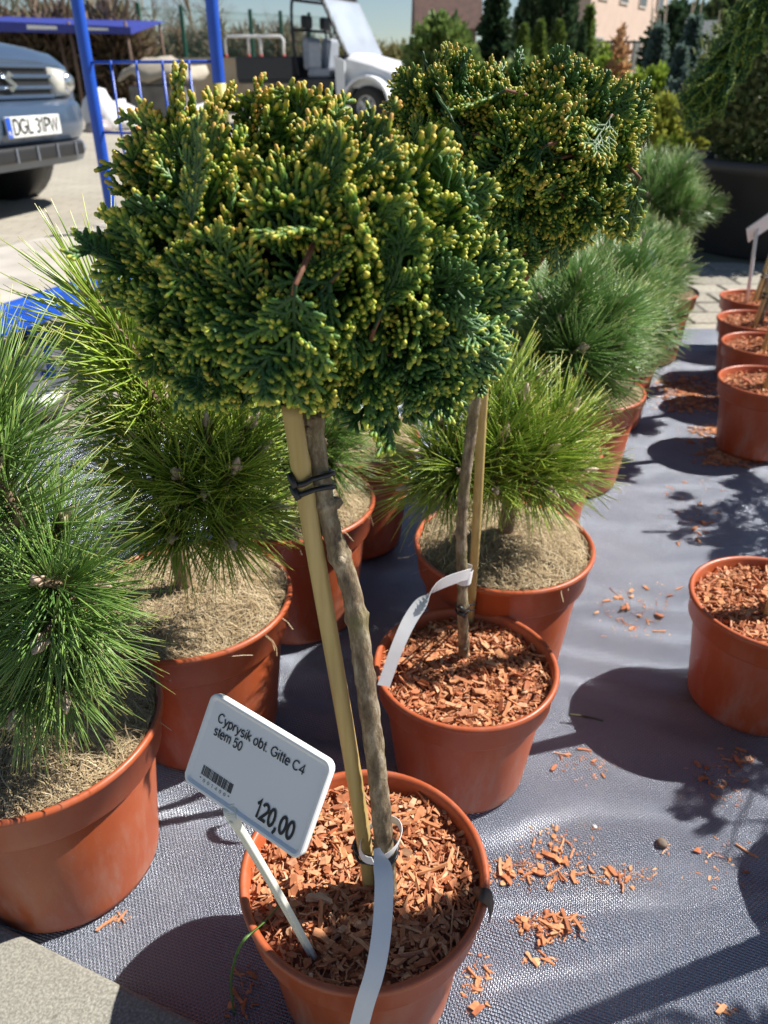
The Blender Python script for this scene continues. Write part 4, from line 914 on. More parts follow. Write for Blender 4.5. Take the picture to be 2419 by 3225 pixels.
# ================================================================== blue flatbed trolley
BLUE = simple('blue_paint', (0.012, 0.09, 0.52), 0.35, (0.010, 0.075, 0.45), 12)
YEL = simple('yellow_paint', (0.62, 0.55, 0.12), 0.5, (0.5, 0.42, 0.10), 30)
PLY = simple('worn_plywood', (0.50, 0.46, 0.40), 0.8, (0.36, 0.33, 0.28), 9, 0.3, .003, detail=8)
RUB = simple('grey_rubber', (0.10, 0.10, 0.10), 0.7, (0.06, 0.06, 0.06), 30)
GALV = simple('white_wheel_rim', (0.72, 0.74, 0.74), 0.35, (0.62, 0.64, 0.64), 12)
DZ = 0.33; fl = Vector((-0.923, 2.766, 0)); wv = Vector((0.936, -0.352, 0)); lv = Vector((-0.352, -0.936, 0))
Wc, Lc = 0.56, 1.22
tr = thing('flatbed_trolley', 'blue steel flatbed trolley with tube arches and a pale deck', 'trolley', fl)
def tl(a, b, z): return wv * a + lv * b + Vector((0, 0, z))      # a across, b towards us
m = MB(); m.loft([[tl(0.02, 0.02, DZ - .012), tl(Wc - .02, 0.02, DZ - .012), tl(Wc - .02, 0.02, DZ), tl(.02, 0.02, DZ)], [tl(.02, Lc - .02, DZ - .012), tl(Wc - .02, Lc - .02, DZ - .012), tl(Wc - .02, Lc - .02, DZ), tl(.02, Lc - .02, DZ)]]); m.build('deck', PLY, tr, False)
def bar(a0, b0, a1, b1, z, name='frame_bar', h=.055, w=.035):
    p, q = tl(a0, b0, z), tl(a1, b1, z); m = MB(); d = (q - p); n = Vector((-d.y, d.x, 0)).normalized() * w / 2; hz = Vector((0, 0, h / 2))
    m.loft([[p - n - hz, p + n - hz, p + n + hz, p - n + hz], [q - n - hz, q + n - hz, q + n + hz, q - n + hz]]); return bevel(m.build(name, BLUE, tr, False), .004, 2)
bar(Wc, -0.015, Wc, Lc + .015, DZ - .012); bar(.05, -0.015, .05, Lc + .015, DZ - .045); bar(0.015, 0, Wc - .015, 0, DZ - .014); bar(.015, Lc, Wc - .015, Lc, DZ - .014); bar(.015, Lc / 2, Wc - .015, Lc / 2, DZ - .045)
def arch(b, a0, a1, top, r=.0185):
    pts = [tl(a0, b, DZ - .03), tl(a0, b, top - .28), tl(a0 + .0, b, top - .12), tl(a0 + .05, b, top - .025), tl(a0 + .14, b, top), tl(a1 - .14, b, top), tl(a1 - .05, b, top - .025), tl(a1, b, top - .12), tl(a1, b, top - .28), tl(a1, b, DZ - .03)]
    m = MB(); m.tube(smooth_path(pts, 60), r, 12); o = m.build('arch', BLUE, tr)
    for a in (a1,):
        m = MB(); m.tube([tl(a, b, .63), tl(a, b, .735)], r + .0015, 12); m.build('yellow_band', YEL, o)
    return o
arch(0.0, 0.0, 0.465, 1.22); arch(Lc, 0.0, Wc, 1.12)
m = MB()
for z in (.595, .79): m.tube([tl(.018, 0, z), tl(.447, 0, z)], .0045, 6)
for k in range(1, 5): m.tube([tl(.465 * k / 5, .006, DZ), tl(.465 * k / 5, .006, .795)], .0045, 6)
m.build('wire_panel', BLUE, tr)
def wheel(parent, loc, axis, r, w, tyre, rim, hubr=.62, spokes=0, name='wheel'):
    ax = Vector(axis).normalized(); q = ax.to_track_quat('Z', 'Y').to_matrix().to_4x4(); q.translation = loc
    m = MB(); k = w / 2
    m.lathe([(r * hubr, -k * .8), (r * .80, -k), (r * .93, -k * .92), (r * .99, -k * .6), (r, 0), (r * .99, k * .6), (r * .93, k * .92), (r * .80, k), (r * hubr, k * .8)], 40); m.xform(q)
    t = m.build('wheel', tyre, parent)
    m = MB(); m.lathe([(r * .02, k * .45), (r * .16, k * .5), (r * .18, k * .3), (r * hubr * .6, k * .25), (r * hubr * .86, k * .55), (r * hubr * .92, k * .78), (r * hubr * 1.01, k * .8), (r * hubr * 1.01, -k * .8), (r * hubr * .9, -k * .7), (r * hubr * .6, -k * .3), (r * .02, -k * .3)], 32, cap_first=True, cap_last=True)
    for i in range(spokes):
        a = 2 * PI * i / spokes; m.box((math.cos(a) * r * .36, math.sin(a) * r * .36, k * .45), (r * .42, r * .13, k * .4), Matrix.Rotation(a, 3, 'Z'))
    m.xform(q); sharp(m.build('rim', rim, t), 40); return t
for a, b in ((Wc - .16, .86), (.10, .86), (Wc - .12, .12), (.10, .12)):
    wheel(tr, tl(a, b, .113), wv, .113, .055, RUB, GALV, .68)
    m = MB(); m.box(tl(a, b, .262), (.06, .06, .085)); m.tube([tl(a - .045, b, .113), tl(a + .045, b, .113)], .009, 8); m.tube([tl(a + .04, b, .115), tl(a + .04, b, .23), tl(a, b, .245)], .010, 6); m.build('caster_fork', BLUE, tr)

# ================================================================== car
CARP = simple('blue_grey_car_paint', (0.075, 0.115, 0.185), 0.28, (0.068, 0.105, 0.17), 3, metal=0.35)
CARP.node_tree.nodes['Principled BSDF'].inputs['Coat Weight'].default_value = 0.6
BLK = simple('black_trim', (0.018, 0.018, 0.02), 0.5)
GRYP = simple('grey_bumper', (0.17, 0.19, 0.22), 0.5, (0.14, 0.155, 0.18), 8)
CHR = simple('chrome', (0.72, 0.73, 0.75), 0.2, metal=0.9)
def glass(name, c=(1, 1, 1), rough=0.03, alpha=1.0, trans=1.0):
    m, nt, b = nmat(name); b.inputs['Base Color'].default_value = (*c, 1); b.inputs['Roughness'].default_value = rough; b.inputs['Transmission Weight'].default_value = trans; b.inputs['IOR'].default_value = 1.3; return m
LENS = simple('headlight_lens', (0.62, 0.60, 0.52), 0.15, (0.50, 0.49, 0.43), 8); LENS.node_tree.nodes['Principled BSDF'].inputs['Coat Weight'].default_value = 1.0
TINT = simple('dark_car_glass', (0.02, 0.025, 0.03), 0.08)
car = thing('parked_car', 'blue-grey off-road car with white plate DGL 31PW', 'car', (-2.25, 5.22, -0.03), math.atan2(-.24, .97))
def csec(x, w, zb, zs, zt, crown=.02):
    h = [(0, zb), (w * .86, zb), (w * .97, zb + .06), (w, zb + .2), (w, zs - .12), (w * .985, zs), (w * .93, zt - .045), (w * .84, zt - .012), (w * .5, zt + crown * .6), (0, zt + crown)]
    return [Vector((x, y, z)) for y, z in h] + [Vector((x, -y, z)) for y, z in reversed(h[1:-1])]
m = MB(); m.loft([csec(-.02, .70, .42, .74, .86), csec(-.05, .76, .38, .76, .885), csec(-.14, .815, .34, .78, .925), csec(-.32, .85, .33, .80, .965), csec(-.7, .875, .33, .82, 1.00), csec(-1.15, .885, .33, .84, 1.04), csec(-1.3, .885, .33, .86, 1.05), csec(-3.7, .885, .34, .86, 1.05), csec(-4.05, .84, .36, .84, 1.02), csec(-4.1, .78, .42, .8, .95)])
body = sharp(m.build('body', CARP, car), 32)
def gsec(x, wb, wt, zb, zt): return [Vector((x, y, z)) for y, z in ((wb, zb), (wt + .03, zt - .10), (wt * .93, zt - .02), (wt * .5, zt), (-wt * .5, zt), (-wt * .93, zt - .02), (-wt - .03, zt - .10), (-wb, zb))]
m = MB(); m.loft([gsec(-1.12, .80, .80, 1.02, 1.06), gsec(-1.62, .81, .66, 1.04, 1.56), gsec(-1.95, .81, .64, 1.04, 1.68), gsec(-3.5, .81, .64, 1.04, 1.68), gsec(-3.95, .80, .62, 1.03, 1.55), gsec(-4.08, .78, .70, 1.0, 1.10)], closed=True); cab = sharp(m.build('cabin', CARP, car), 30)
m = MB(); m.loft([[Vector((-1.20, .70, 1.10)), Vector((-1.20, -.70, 1.10)), Vector((-1.185, -.70, 1.10)), Vector((-1.185, .70, 1.10))], [Vector((-1.60, .60, 1.54)), Vector((-1.60, -.60, 1.54)), Vector((-1.585, -.60, 1.55)), Vector((-1.585, .60, 1.55))]]); m.build('windscreen', TINT, cab, False)
for sy in (-1, 1):
    for x0, x1 in ((-1.75, -2.45), (-2.55, -3.25), (-3.35, -3.85)):
        m = MB(); m.loft([[Vector((x0, sy * .80, 1.10)), Vector((x0, sy * .825, 1.10)), Vector((x0 - .04, sy * .71, 1.55)), Vector((x0 - .04, sy * .69, 1.55))], [Vector((x1, sy * .80, 1.10)), Vector((x1, sy * .825, 1.10)), Vector((x1, sy * .71, 1.55)), Vector((x1, sy * .69, 1.55))]]); m.build('side_window', TINT, cab, False)
    m = MB(); m.box((-1.45, sy * .98, 1.14), (.10, .16, .15)); bevel(m.build('mirror', CARP, car, False), .03, 3)
    # headlight wrapping the corner
    m = MB(); secs = []
    for i in range(9):
        s = i / 8; y = .44 + .38 * s; x = .012 - .20 * s ** 2.6; hb = .665 + .015 * s; ht = .845 - .065 * s ** 2; bul = .035 * math.sin(PI * min(1, .12 + .8 * s))
        secs.append([Vector((x - .07, sy * y, hb)), Vector((x + bul * .6, sy * (y + .01), hb + .01)), Vector((x + bul, sy * (y + .02), (hb + ht) / 2)), Vector((x + bul * .4, sy * (y + .01), ht - .015)), Vector((x - .09, sy * y, ht))])
    m.loft(secs); hl = m.build('headlight', LENS, car)
    m = MB(); m.lathe([(.055, 0), (.05, .012), (.02, .016), (.004, .017)], 20, cap_last=True); q = Matrix.Translation((.028, sy * .60, .75)) @ Matrix.Rotation(R(90), 4, 'Y'); m.xform(q); m.build('reflector', CHR, hl)
# grille
m = MB(); m.box((-.005, 0, .755), (.04, .84, .20)); gr = bevel(m.build('grille', BLK, car, False), .015, 2)
for z in (.675, .725, .785, .840): 
    m = MB(); m.box((.022, 0, z), (.022, .84 if z < .84 else .78, .022)); bevel(m.build('grille_bar', CARP, gr, False), .006, 2)
m = MB(); w_ = .075      # S-like emblem of two hooked strokes
for sg in (1, -1):
    pts = [(.0, .052), (-.048, .018), (-.048, -.004), (.012, -.004 + .0)] if sg == 1 else [(0, -.052), (.048, -.018), (.048, .004), (-.012, .004)]
    poly = [(0, .055), (-.055, .018), (.020, -.028), (.034, -.018), (-.014, .014), (.012, .030), (.022, .024), (.036, .034)]
    m2 = MB(); m2.prism([(x * sg, y * sg) for x, y in poly], 0, .008); q = Matrix.Translation((.036, 0, .757)) @ Matrix.Rotation(R(90), 4, 'Z') @ Matrix.Rotation(R(90), 4, 'X'); m2.xform(q); m.add(m2.v, m2.f)
m.build('emblem', CHR, gr, False)
# bumper
def bsec(y, zt, zb):
    ay = abs(y) / .89; x = .125 - .30 * ay ** 4.5; return [Vector((x - .20, y, zb)), Vector((x - .035, y, zb)), Vector((x, y, zb + .06)), Vector((x + .005, y, (zt + zb) / 2)), Vector((x - .01, y, zt - .03)), Vector((x - .05, y, zt)), Vector((x - .2, y, zt))]
ys = [-.89 + 1.78 * i / 24 for i in range(25)]
m = MB(); m.loft([bsec(y, .655, .43) for y in ys]); sharp(m.build('bumper', CARP, car), 40)
m = MB(); m.loft([[p + Vector((-.012, 0, 0)) for p in bsec(y, .425, .29)] for y in ys]); lbm = sharp(m.build('lower_bumper', GRYP, car), 40)
m = MB(); m.box((.10, 0, .375), (.06, 1.02, .085)); lg = bevel(m.build('lower_grille', BLK, car, False), .02, 3)
for y in (-.4, -.2, 0, .2, .4): m = MB(); m.box((.133, y, .375), (.01, .012, .08)); m.build('grille_divider', GRYP, lg, False)
m = MB(); m.box((.142, 0, .525), (.008, .52, .112)); pl = bevel(m.build('plate', simple('plate_white', (.78, .78, .74), .4), car, False), .004, 2)
m = MB(); m.box((.1475, -.237, .525), (.002, .042, .106)); m.build('plate_band', simple('plate_blue', (.02, .10, .55), .4), pl, False)
def car_text(s, size, w, y, z, x, mat, bold=0):
    me = text_mesh(s, size, bold, mat); fit_text(me, w); me.transform(Matrix.Translation((x, y, z)) @ Matrix.Rotation(R(90), 4, 'Z') @ Matrix.Rotation(R(90), 4, 'X')); return link('lettering', me, pl)
car_text('DGL 31PW', .080, .435, -.20, .488, .1475, M['ink'], .15); car_text('PL', .022, .026, -.250, .485, .1492, M['paper'], .15)
TYRE = simple('car_tyre', (.022, .022, .022), .75, (.03, .029, .027), 40)
ALLOY = simple('alloy', (.45, .46, .48), .35, metal=.7)
for x in (-.80, -3.28):
    for sy in (-1, 1):
        m = MB(); m.lathe([(.42, -.13), (.42, .13)], 30, cap_first=True, cap_last=True); m.xform(Matrix.Translation((x, sy * .765, .37)) @ Matrix.Rotation(R(90), 4, 'X')); m.build('wheel_arch', BLK, car)
        st_ = 18 if x > -1 else 0
        wheel(car, Vector((x, sy * .79, .345)), Matrix.Rotation(R(st_), 3, 'Z') @ Vector((0, sy, 0)), .345, .235, TYRE, ALLOY, .60, 5)

# ================================================================== utility vehicle
def screen_mat():
    m = simple('pale_screen', (.55, .60, .68), .12, (.45, .50, .58), 2); nt = m.node_tree; t = nd(nt, 'BsdfTransparent'); mx = nd(nt, 'MixShader', {0: .45, 1: nt.nodes['Principled BSDF'].outputs[0], 2: t.outputs[0]}); nt.links.new(mx.outputs[0], nt.nodes['Material Output'].inputs[0]); return m  # pale bluish pane, partly see-through
WHT = simple('white_bodywork', (.78, .79, .80), .3, (.72, .73, .74), 3)
DK = simple('dark_plastic', (.020, .021, .025), .5); SEAT = simple('grey_seat', (.30, .33, .38), .7)
ub = atY(1206, 385, 15.2); ub = at(1215, 385, -0.03)
ub = ub * (15.5 / ub.y); uv = thing('utility_vehicle', 'white and black open utility vehicle with roll cage and windscreen', 'utility vehicle', (ub.x, ub.y, -0.03), R(-29))
# local +X forward, origin under the front axle
def ub_box(name, c, s, mat, bv=.03): m = MB(); m.box(c, s); return bevel(m.build(name, mat, uv, False), bv, 3)
ub_box('chassis', (-.95, 0, .45), (2.7, 1.0, .22), DK); ub_box('cargo_floor', (-2.1, 0, .72), (1.25, 1.42, .08), DK)
for sy in (-1, 1): ub_box('cargo_side', (-2.1, sy * .70, .92), (1.25, .06, .36), DK, .02)
for x in (-2.72, -1.49): ub_box('cargo_end', (x, 0, .92), (.06, 1.34, .36), DK, .02)
def hsec(x, w, zb, zt): return [Vector((x, y, z)) for y, z in ((w, zb), (w, zt - .10), (w * .82, zt - .02), (w * .4, zt), (-w * .4, zt), (-w * .82, zt - .02), (-w, zt - .10), (-w, zb))]
m = MB(); m.loft([hsec(.52, .40, .62, .80), hsec(.40, .50, .60, .92), hsec(.05, .58, .62, 1.05), hsec(-.42, .62, .62, 1.15), hsec(-.48, .60, .62, 1.15)]); sharp(m.build('hood', WHT, uv), 40)
for sy in (-1, 1):
    secs = []
    for i in range(13):
        a = R(-8 + 170 * i / 12); r = .44; cx, cz = math.cos(a) * r, math.sin(a) * r * .95 + .34
        secs.append([Vector((cx, sy * .50, cz)), Vector((cx * 1.05, sy * .50, cz + .07)), Vector((cx * 1.05, sy * .74, cz + .05)), Vector((cx, sy * .74, cz))])
    m = MB(); m.loft(secs); sharp(m.build('front_fender', WHT, uv), 40)
    m = MB(); m.loft([[Vector((-.40, sy * .70, .30)), Vector((-.40, sy * .73, .30)), Vector((-.40, sy * .73, 1.02)), Vector((-.40, sy * .70, 1.02))], [Vector((-.56, sy * .70, .26)), Vector((-.56, sy * .73, .26)), Vector((-.60, sy * .73, 1.10)), Vector((-.60, sy * .70, 1.10))]]); m.build('side_panel', WHT, uv, False)
    m = MB(); m.lathe([(.07, 0), (.07, .03), (.03, .05)], 16, cap_last=True); m.xform(Matrix.Translation((.44, sy * .33, .84)) @ Matrix.Rotation(R(80), 4, 'Y')); m.build('headlight', LENS, uv)
    pts = [Vector((-.42, sy * .62, 1.08)), Vector((-.72, sy * .60, 1.60)), Vector((-.92, sy * .58, 1.92)), Vector((-1.05, sy * .58, 1.98)), Vector((-1.42, sy * .58, 1.97)), Vector((-1.52, sy * .59, 1.85)), Vector((-1.50, sy * .62, 1.30)), Vector((-1.42, sy * .62, .80))]
    m = MB(); m.tube(smooth_path(pts, 40), .026, 10); m.build('roll_bar', DK, uv)
    ub_box('seat_base', (-1.05, sy * .30, .84), (.48, .50, .14), SEAT, .05)
    sbk = ub_box('seat_back', (-1.33, sy * .30, 1.14), (.13, .46, .50), SEAT, .06); sbk.rotation_euler = (0, 0, 0)
    ub_box('headrest', (-1.42, sy * .30, 1.62), (.09, .30, .20), DK, .05)
    m = MB(); m.tube([(-1.40, sy * .30, 1.38), (-1.44, sy * .30, 1.60)], .02, 6); m.build('headrest_post', DK, uv)
for x, z in ((-.90, 1.93), (-1.48, 1.93), (-1.50, 1.50), (-.43, 1.09)):
    m = MB(); m.tube([(x, -.6, z), (x, .6, z)], .024, 8); m.build('cross_bar', DK, uv)
m = MB(); m.box((-1.18, 0, 1.985), (.62, 1.1, .035)); bevel(m.build('roof', DK, uv, False), .015, 2)
m = MB(); m.loft([[Vector((-.41, -.60, 1.13)), Vector((-.41, .60, 1.13)), Vector((-.40, .60, 1.13)), Vector((-.40, -.60, 1.13))], [Vector((-.88, -.57, 1.93)), Vector((-.88, .57, 1.93)), Vector((-.87, .57, 1.935)), Vector((-.87, -.57, 1.935))]])
m.build('windscreen', screen_mat(), uv, False)
ub_box('seat_box', (-1.05, 0, .66), (.85, 1.3, .22), DK); ub_box('dashboard', (-.58, 0, 1.0), (.22, 1.2, .2), DK); ub_box('foot_well', (-.75, 0, .48), (.6, 1.38, .08), DK)
m = MB(); m.tube([(.50, -.42, .42), (.60, -.40, .62), (.58, -.40, .86), (.58, .40, .86), (.60, .40, .62), (.50, .42, .42)], .022, 8); m.tube([(.60, -.4, .64), (.60, .4, .64)], .02, 8)
for y in (-.14, .14): m.tube([(.57, y, .45), (.60, y, .64), (.58, y, .86)], .018, 8)
m.build('bull_bar', simple('steel_bar', (.5, .51, .53), .35, metal=.6), uv)
ub_box('front_plate', (.63, 0, .70), (.01, .26, .14), simple('plain_plate', (.75, .75, .72), .5), .003)
m = MB(); pts = [Vector((-.80, .28 + .15 * math.cos(2 * PI * i / 16), 1.16 + .15 * math.sin(2 * PI * i / 16))) for i in range(16)]; m.tube(pts, .016, 6, closed=True); m.tube([(-.80, .28, 1.16), (-.62, .28, 1.05)], .02, 6); m.build('steering_wheel', DK, uv)
for x in (0, -1.95):
    for sy in (-1, 1): wheel(uv, Vector((x, sy * .60, .33)), (0, sy, 0), .33, .24, TYRE, ALLOY, .56, 5)

# ================================================================== big black tub with a yew, weeping conifer
def leaf_mass(mb, c, rad, n, size, seed, up=.3, shape=None, elong=2.6, inner=.55):
    """many small blade faces through a crown's volume, pointing outwards"""
    rr = random.Random(seed); c = Vector(c)
    for q in range(n):
        v = Vector((rr.gauss(0, 1), rr.gauss(0, 1), rr.gauss(0, 1))).normalized(); k = rr.uniform(inner, 1.0) ** .6
        lump = 1 + .22 * noise.noise(v * 2.3 + Vector((seed, 0, 0))) + .14 * noise.noise(v * 5.5 + Vector((0, seed, 0)))
        p = Vector((v.x * rad[0], v.y * rad[1], v.z * rad[2])) * k * lump
        if shape == 'cone':
            h = rr.random() ** 1.5; a = rr.uniform(0, 6.283); tier = .78 + .22 * math.sin(h * 40); r = (1 - h) * tier * rr.uniform(.35, 1.0) * (1 + .2 * noise.noise((math.cos(a) * 2, math.sin(a) * 2, h * 6 + seed)))
            p = Vector((math.cos(a) * r * rad[0], math.sin(a) * r * rad[1], -rad[2] + 2 * rad[2] * h)); v = Vector((math.cos(a), math.sin(a), -.1))
        if shape == 'column':
            h = rr.random(); a = rr.uniform(0, 6.283); env = math.sin(PI * (.16 + .84 * h)) ** .55 if h > .4 else 1.0; r = env * rr.uniform(.5, 1.0) * (1 + .2 * noise.noise((math.cos(a) * 2, math.sin(a) * 2, h * 7 + seed)))
            p = Vector((math.cos(a) * r * rad[0], math.sin(a) * r * rad[1], -rad[2] + 2 * rad[2] * h)); v = Vector((math.cos(a), math.sin(a), .9))
        d = (v + Vector((rr.gauss(0, .55), rr.gauss(0, .55), rr.gauss(up, .5)))).normalized(); s = d.cross(Vector((rr.gauss(0, 1), rr.gauss(0, 1), rr.gauss(0, 1)))); s = s.normalized() * size * rr.uniform(.6, 1.2) / elong
        l = size * rr.uniform(.6, 1.3); p = p + c
        mb.add([p - s, p + s, p + d * l + s * .4, p + d * l - s * .4], [(0, 1, 2, 3)])
def foliage_mat(name, cols, rough=.55):
    m = rand_mat(name, cols, rough, .35); nt = m.node_tree; b = nt.nodes['Principled BSDF']; c = b.inputs['Base Color'].links[0].from_socket
    tr_ = nd(nt, 'BsdfTranslucent', {'Color': c}); mx = nd(nt, 'MixShader', {0: .35, 1: b.outputs[0], 2: tr_.outputs[0]}); nt.links.new(mx.outputs[0], nt.nodes['Material Output'].inputs[0]); M[name] = m; return m
foliage_mat('yew', [(0.16, 0.17, 0.07), (0.054, 0.093, 0.031), (0.116, 0.163, 0.054), (0.186, 0.202, 0.078), (0.085, 0.124, 0.046)])
foliage_mat('darkconifer', [(0.09, 0.12, 0.05), (0.028, 0.062, 0.031), (0.046, 0.093, 0.040), (0.070, 0.116, 0.046)])
foliage_mat('thuja', [(0.078, 0.132, 0.031), (0.124, 0.186, 0.039), (0.171, 0.217, 0.046)])
foliage_mat('pinegreen', [(0.109, 0.186, 0.054), (0.171, 0.248, 0.062), (0.232, 0.295, 0.078)])
foliage_mat('gold', [(0.310, 0.341, 0.062), (0.434, 0.434, 0.078), (0.232, 0.295, 0.054)])
foliage_mat('limebush', [(0.202, 0.295, 0.039), (0.295, 0.388, 0.046), (0.155, 0.232, 0.046)])
foliage_mat('bluespruce', [(0.124, 0.186, 0.163), (0.171, 0.232, 0.202), (0.109, 0.171, 0.124)])
foliage_mat('drygrass', [(0.527, 0.419, 0.217), (0.651, 0.527, 0.279), (0.403, 0.341, 0.139), (0.341, 0.341, 0.109)])
foliage_mat('rusty', [(0.403, 0.202, 0.093), (0.527, 0.295, 0.139), (0.310, 0.186, 0.093)])
tub = Vector((1.97, 4.10, -0.012)); t = thing('potted_yew', 'dense yew bush in the large black tub', 'potted plant', tub)
m = MB(); m.lathe([(.36, .006), (.40, 0), (.415, .02), (.455, .37), (.475, .375), (.478, .425), (.466, .43), (.452, .42), (.44, .38)], 56, cap_first=True); tb_ = m.build('tub', M['blackpot'], t)
m = MB(); m.lathe([(.002, .40), (.2, .398), (.446, .385)], 40); m.build('soil', M['soil'], tb_)
m = MB(); m.tube([(0, 0, .38), (.01, .01, .55), (0, 0, .75)], [.03, .025, .012], 8); m.build('trunk', M['pinebark'], t)
m = MB(); leaf_mass(m, (0, 0, .69), (.53, .50, .36), 15000, .032, 5, up=.5, inner=.35); m.build('crown', M['yew'], t, False)
# weeping conifer whose bough hangs into the picture from the right
WB = Vector((1.62, 2.28, 0)); t = thing('weeping_conifer', 'weeping dark conifer whose drooping bough hangs over the pot row', 'potted plant', WB); add_pot(t, PR, PHt); add_coir(t, PR, PHt, 3)
tops = [WB + Vector((0, 0, .19)), WB + Vector((-.02, 0, .7)), WB + Vector((-.10, -.02, 1.2)), WB + Vector((-.30, -.05, 1.38))]
m = MB(); m.tube([p - WB for p in smooth_path(tops, 20)], [.02 - .011 * i / 20 for i in range(21)], 8); m.build('trunk', M['pinebark'], t)
bough = smooth_path([tops[-1], C(2480, -120, 2.15), C(2370, 60, 2.12), C(2300, 170, 2.10), C(2245, 260, 2.08), C(2195, 325, 2.06)], 60)
m = MB(); m.tube([p - WB for p in bough], [.010 - .008 * i / 60 for i in range(61)], 7); cr = m.build('crown', M['twig'], t); rr = random.Random(5)
for q in range(190):
    s = rr.random() ** .85; i = int(s * 59); p = bough[i] - WB; td = (bough[i + 1] - bough[i]).normalized(); w_ = .065 * (1 - .35 * s) * (.6 if s > .93 else 1)
    off = Vector((rr.gauss(0, 1), rr.gauss(0, 1), rr.gauss(-.3, .8))).normalized(); d = (td * .9 + off * .7 + Vector((0, 0, -.3))).normalized()
    o = link('spray', SPM[rr.randrange(9)], cr); o.matrix_local = Matrix.Translation(p + off * w_ * rr.uniform(.1, .6)) @ orient(d, rr.uniform(0, 6.28)) @ Matrix.Scale(rr.uniform(.75, 1.1), 4); o.color = (0.0, .2 + .4 * rr.random(), 0, 1)
for q in range(60):
    p = tops[2].lerp(tops[3], rr.random()) - WB; d = Vector((rr.gauss(0, .5), rr.gauss(0, .5), -1)).normalized(); o = link('spray', SPM[rr.randrange(9)], cr); o.matrix_local = Matrix.Translation(p) @ orient(d, rr.uniform(0, 6.28)) @ Matrix.Scale(1.6, 4); o.color = (0, .4, 0, 1)

# ================================================================== nursery stock behind
def bgplant(name, label, px, py_top, hw, Y, mat, n, size, shape=None, cat='shrub', zb=0.0, group=None, up=.3, seed=0):
    """px, hw = middle and half width in the picture; Y = how far it stands"""
    top = atY(px, py_top, Y); f = Y * math.cos(PITCH); x = top.x; r = hw * f / PF * 1.06; h = max(.15, top.z - zb)
    t = thing(name, label, cat, (x, Y, zb - .012), group=group); m = MB()
    m.tube([(0, 0, -.02), (.01, 0, h * .4), (0, 0, h * .8)], [max(.008, r * .08), max(.006, r * .06), .004], 7); m.build('trunk', M['pinebark'], t)
    m = MB(); k = .06 if shape else .0
    leaf_mass(m, (0, 0, h * (.5 + k / 2)), (r, r * .95, h * (.5 - k / 2) if shape else h * .5), n, size, px + py_top + seed, up=up, shape=shape); m.build('crown', M[mat], t, False); return t
bgplant('pine_shrub', 'round mid-green pine shrub beside the white utility vehicle', 1395, 48, 110, 10.5, 'pinegreen', 9000, .075)
bgplant('spruce_tree', 'broad dark spruce between the pine shrub and slim thujas', 1570, -90, 115, 12.5, 'darkconifer', 9000, .10, 'cone', 'tree')
bgplant('thuja_tree', 'tall dark thuja column beside the broad spruce', 1690, -110, 55, 15, 'darkconifer', 6000, .08, 'column', 'tree', up=.8)
bgplant('thuja_tree', 'tall dark thuja column beside the pink house wall', 1780, -110, 58, 15, 'darkconifer', 6000, .08, 'column', 'tree', up=.8)
bgplant('small_thuja', 'small bright thuja at the foot of the broad spruce', 1652, 82, 27, 10.8, 'thuja', 3500, .05, 'column', 'tree', up=.8)
bgplant('small_thuja', 'small bright thuja between the two tall thuja columns', 1705, 68, 26, 11.2, 'thuja', 3500, .05, 'column', 'tree', up=.8)
bgplant('small_thuja', 'small thuja under the tall thuja column by the house wall', 1762, 66, 30, 12, 'thuja', 3500, .05, 'column', 'tree', up=.8)
bgplant('small_thuja', 'tiny dark thuja before the corner of the pink house', 1838, 78, 16, 13, 'darkconifer', 2500, .05, 'column', 'tree', up=.8)
bgplant('mounded_pine', 'soft grey-green mounded pine just behind the unpriced cypress', 1640, 178, 85, 6.6, 'pinegreen', 6000, .05)
bgplant('mounded_pine', 'large rounded green pine mound behind the unpriced cypress top', 1790, 165, 100, 7.0, 'pinegreen', 7000, .05)
bgplant('mounded_pine', 'green pine mound with lime tips below the spruce', 1500, 250, 80, 6.2, 'pinegreen', 4500, .05)
bgplant('lime_shrub', 'bright lime shrub mound behind the dry brown seedling', 1925, 172, 80, 8.6, 'limebush', 5000, .05)
bgplant('lime_shrub', 'smaller lime shrub mound below the pink house', 1905, 146, 45, 10.5, 'limebush', 4000, .05)
bgplant('gold_shrub', 'golden green shrub beyond the round dark pine', 2085, 300, 95, 4.9, 'gold', 7000, .035)
bgplant('gold_shrub', 'dull golden shrub low beside the yew tub', 2120, 430, 70, 4.5, 'limebush', 5000, .03)
bgplant('dry_grass_clump', 'straw coloured dry grass clump behind the unpriced cypress', 2010, 340, 70, 5.4, 'drygrass', 3500, .06, up=1.0, cat='grass clump')
bgplant('blue_spruce', 'pale blue spruce in front of the lime shrubs', 2080, 85, 105, 7.6, 'bluespruce', 9000, .06, 'cone', 'tree')
bgplant('blue_spruce', 'taller wide blue spruce behind the pale one', 2190, 55, 120, 8.6, 'bluespruce', 9000, .065, 'cone', 'tree')
bgplant('green_spruce', 'loose green spruce behind the drooping bough', 2300, 40, 130, 8.0, 'pinegreen', 6000, .055, 'cone', 'tree')
bgplant('grey_shrub', 'grey green shrub under the drooping bough', 2330, 180, 110, 6.3, 'yew', 6000, .045)
bgplant('grey_shrub', 'low blue-grey shrub beside the golden shrubs', 2180, 235, 80, 6.0, 'bluespruce', 5000, .04)
bgplant('dry_seedling', 'thin seedling with rusty brown dead leaves', 1965, 60, 26, 6.8, 'rusty', 420, .06, cat='tree', up=-.3)
bgplant('far_conifer', 'distant olive conifer at the slope behind the nursery', 2320, -20, 120, 22, 'yew', 4500, .2)
bgplant('far_conifer', 'distant dark conifer behind the blue spruces', 2150, 20, 90, 20, 'darkconifer', 3500, .18)
bgplant('blue_spruce', 'small pale spruce between the gold shrub and the yew tub', 2150, 150, 85, 6.4, 'bluespruce', 7000, .05, 'cone', 'tree')
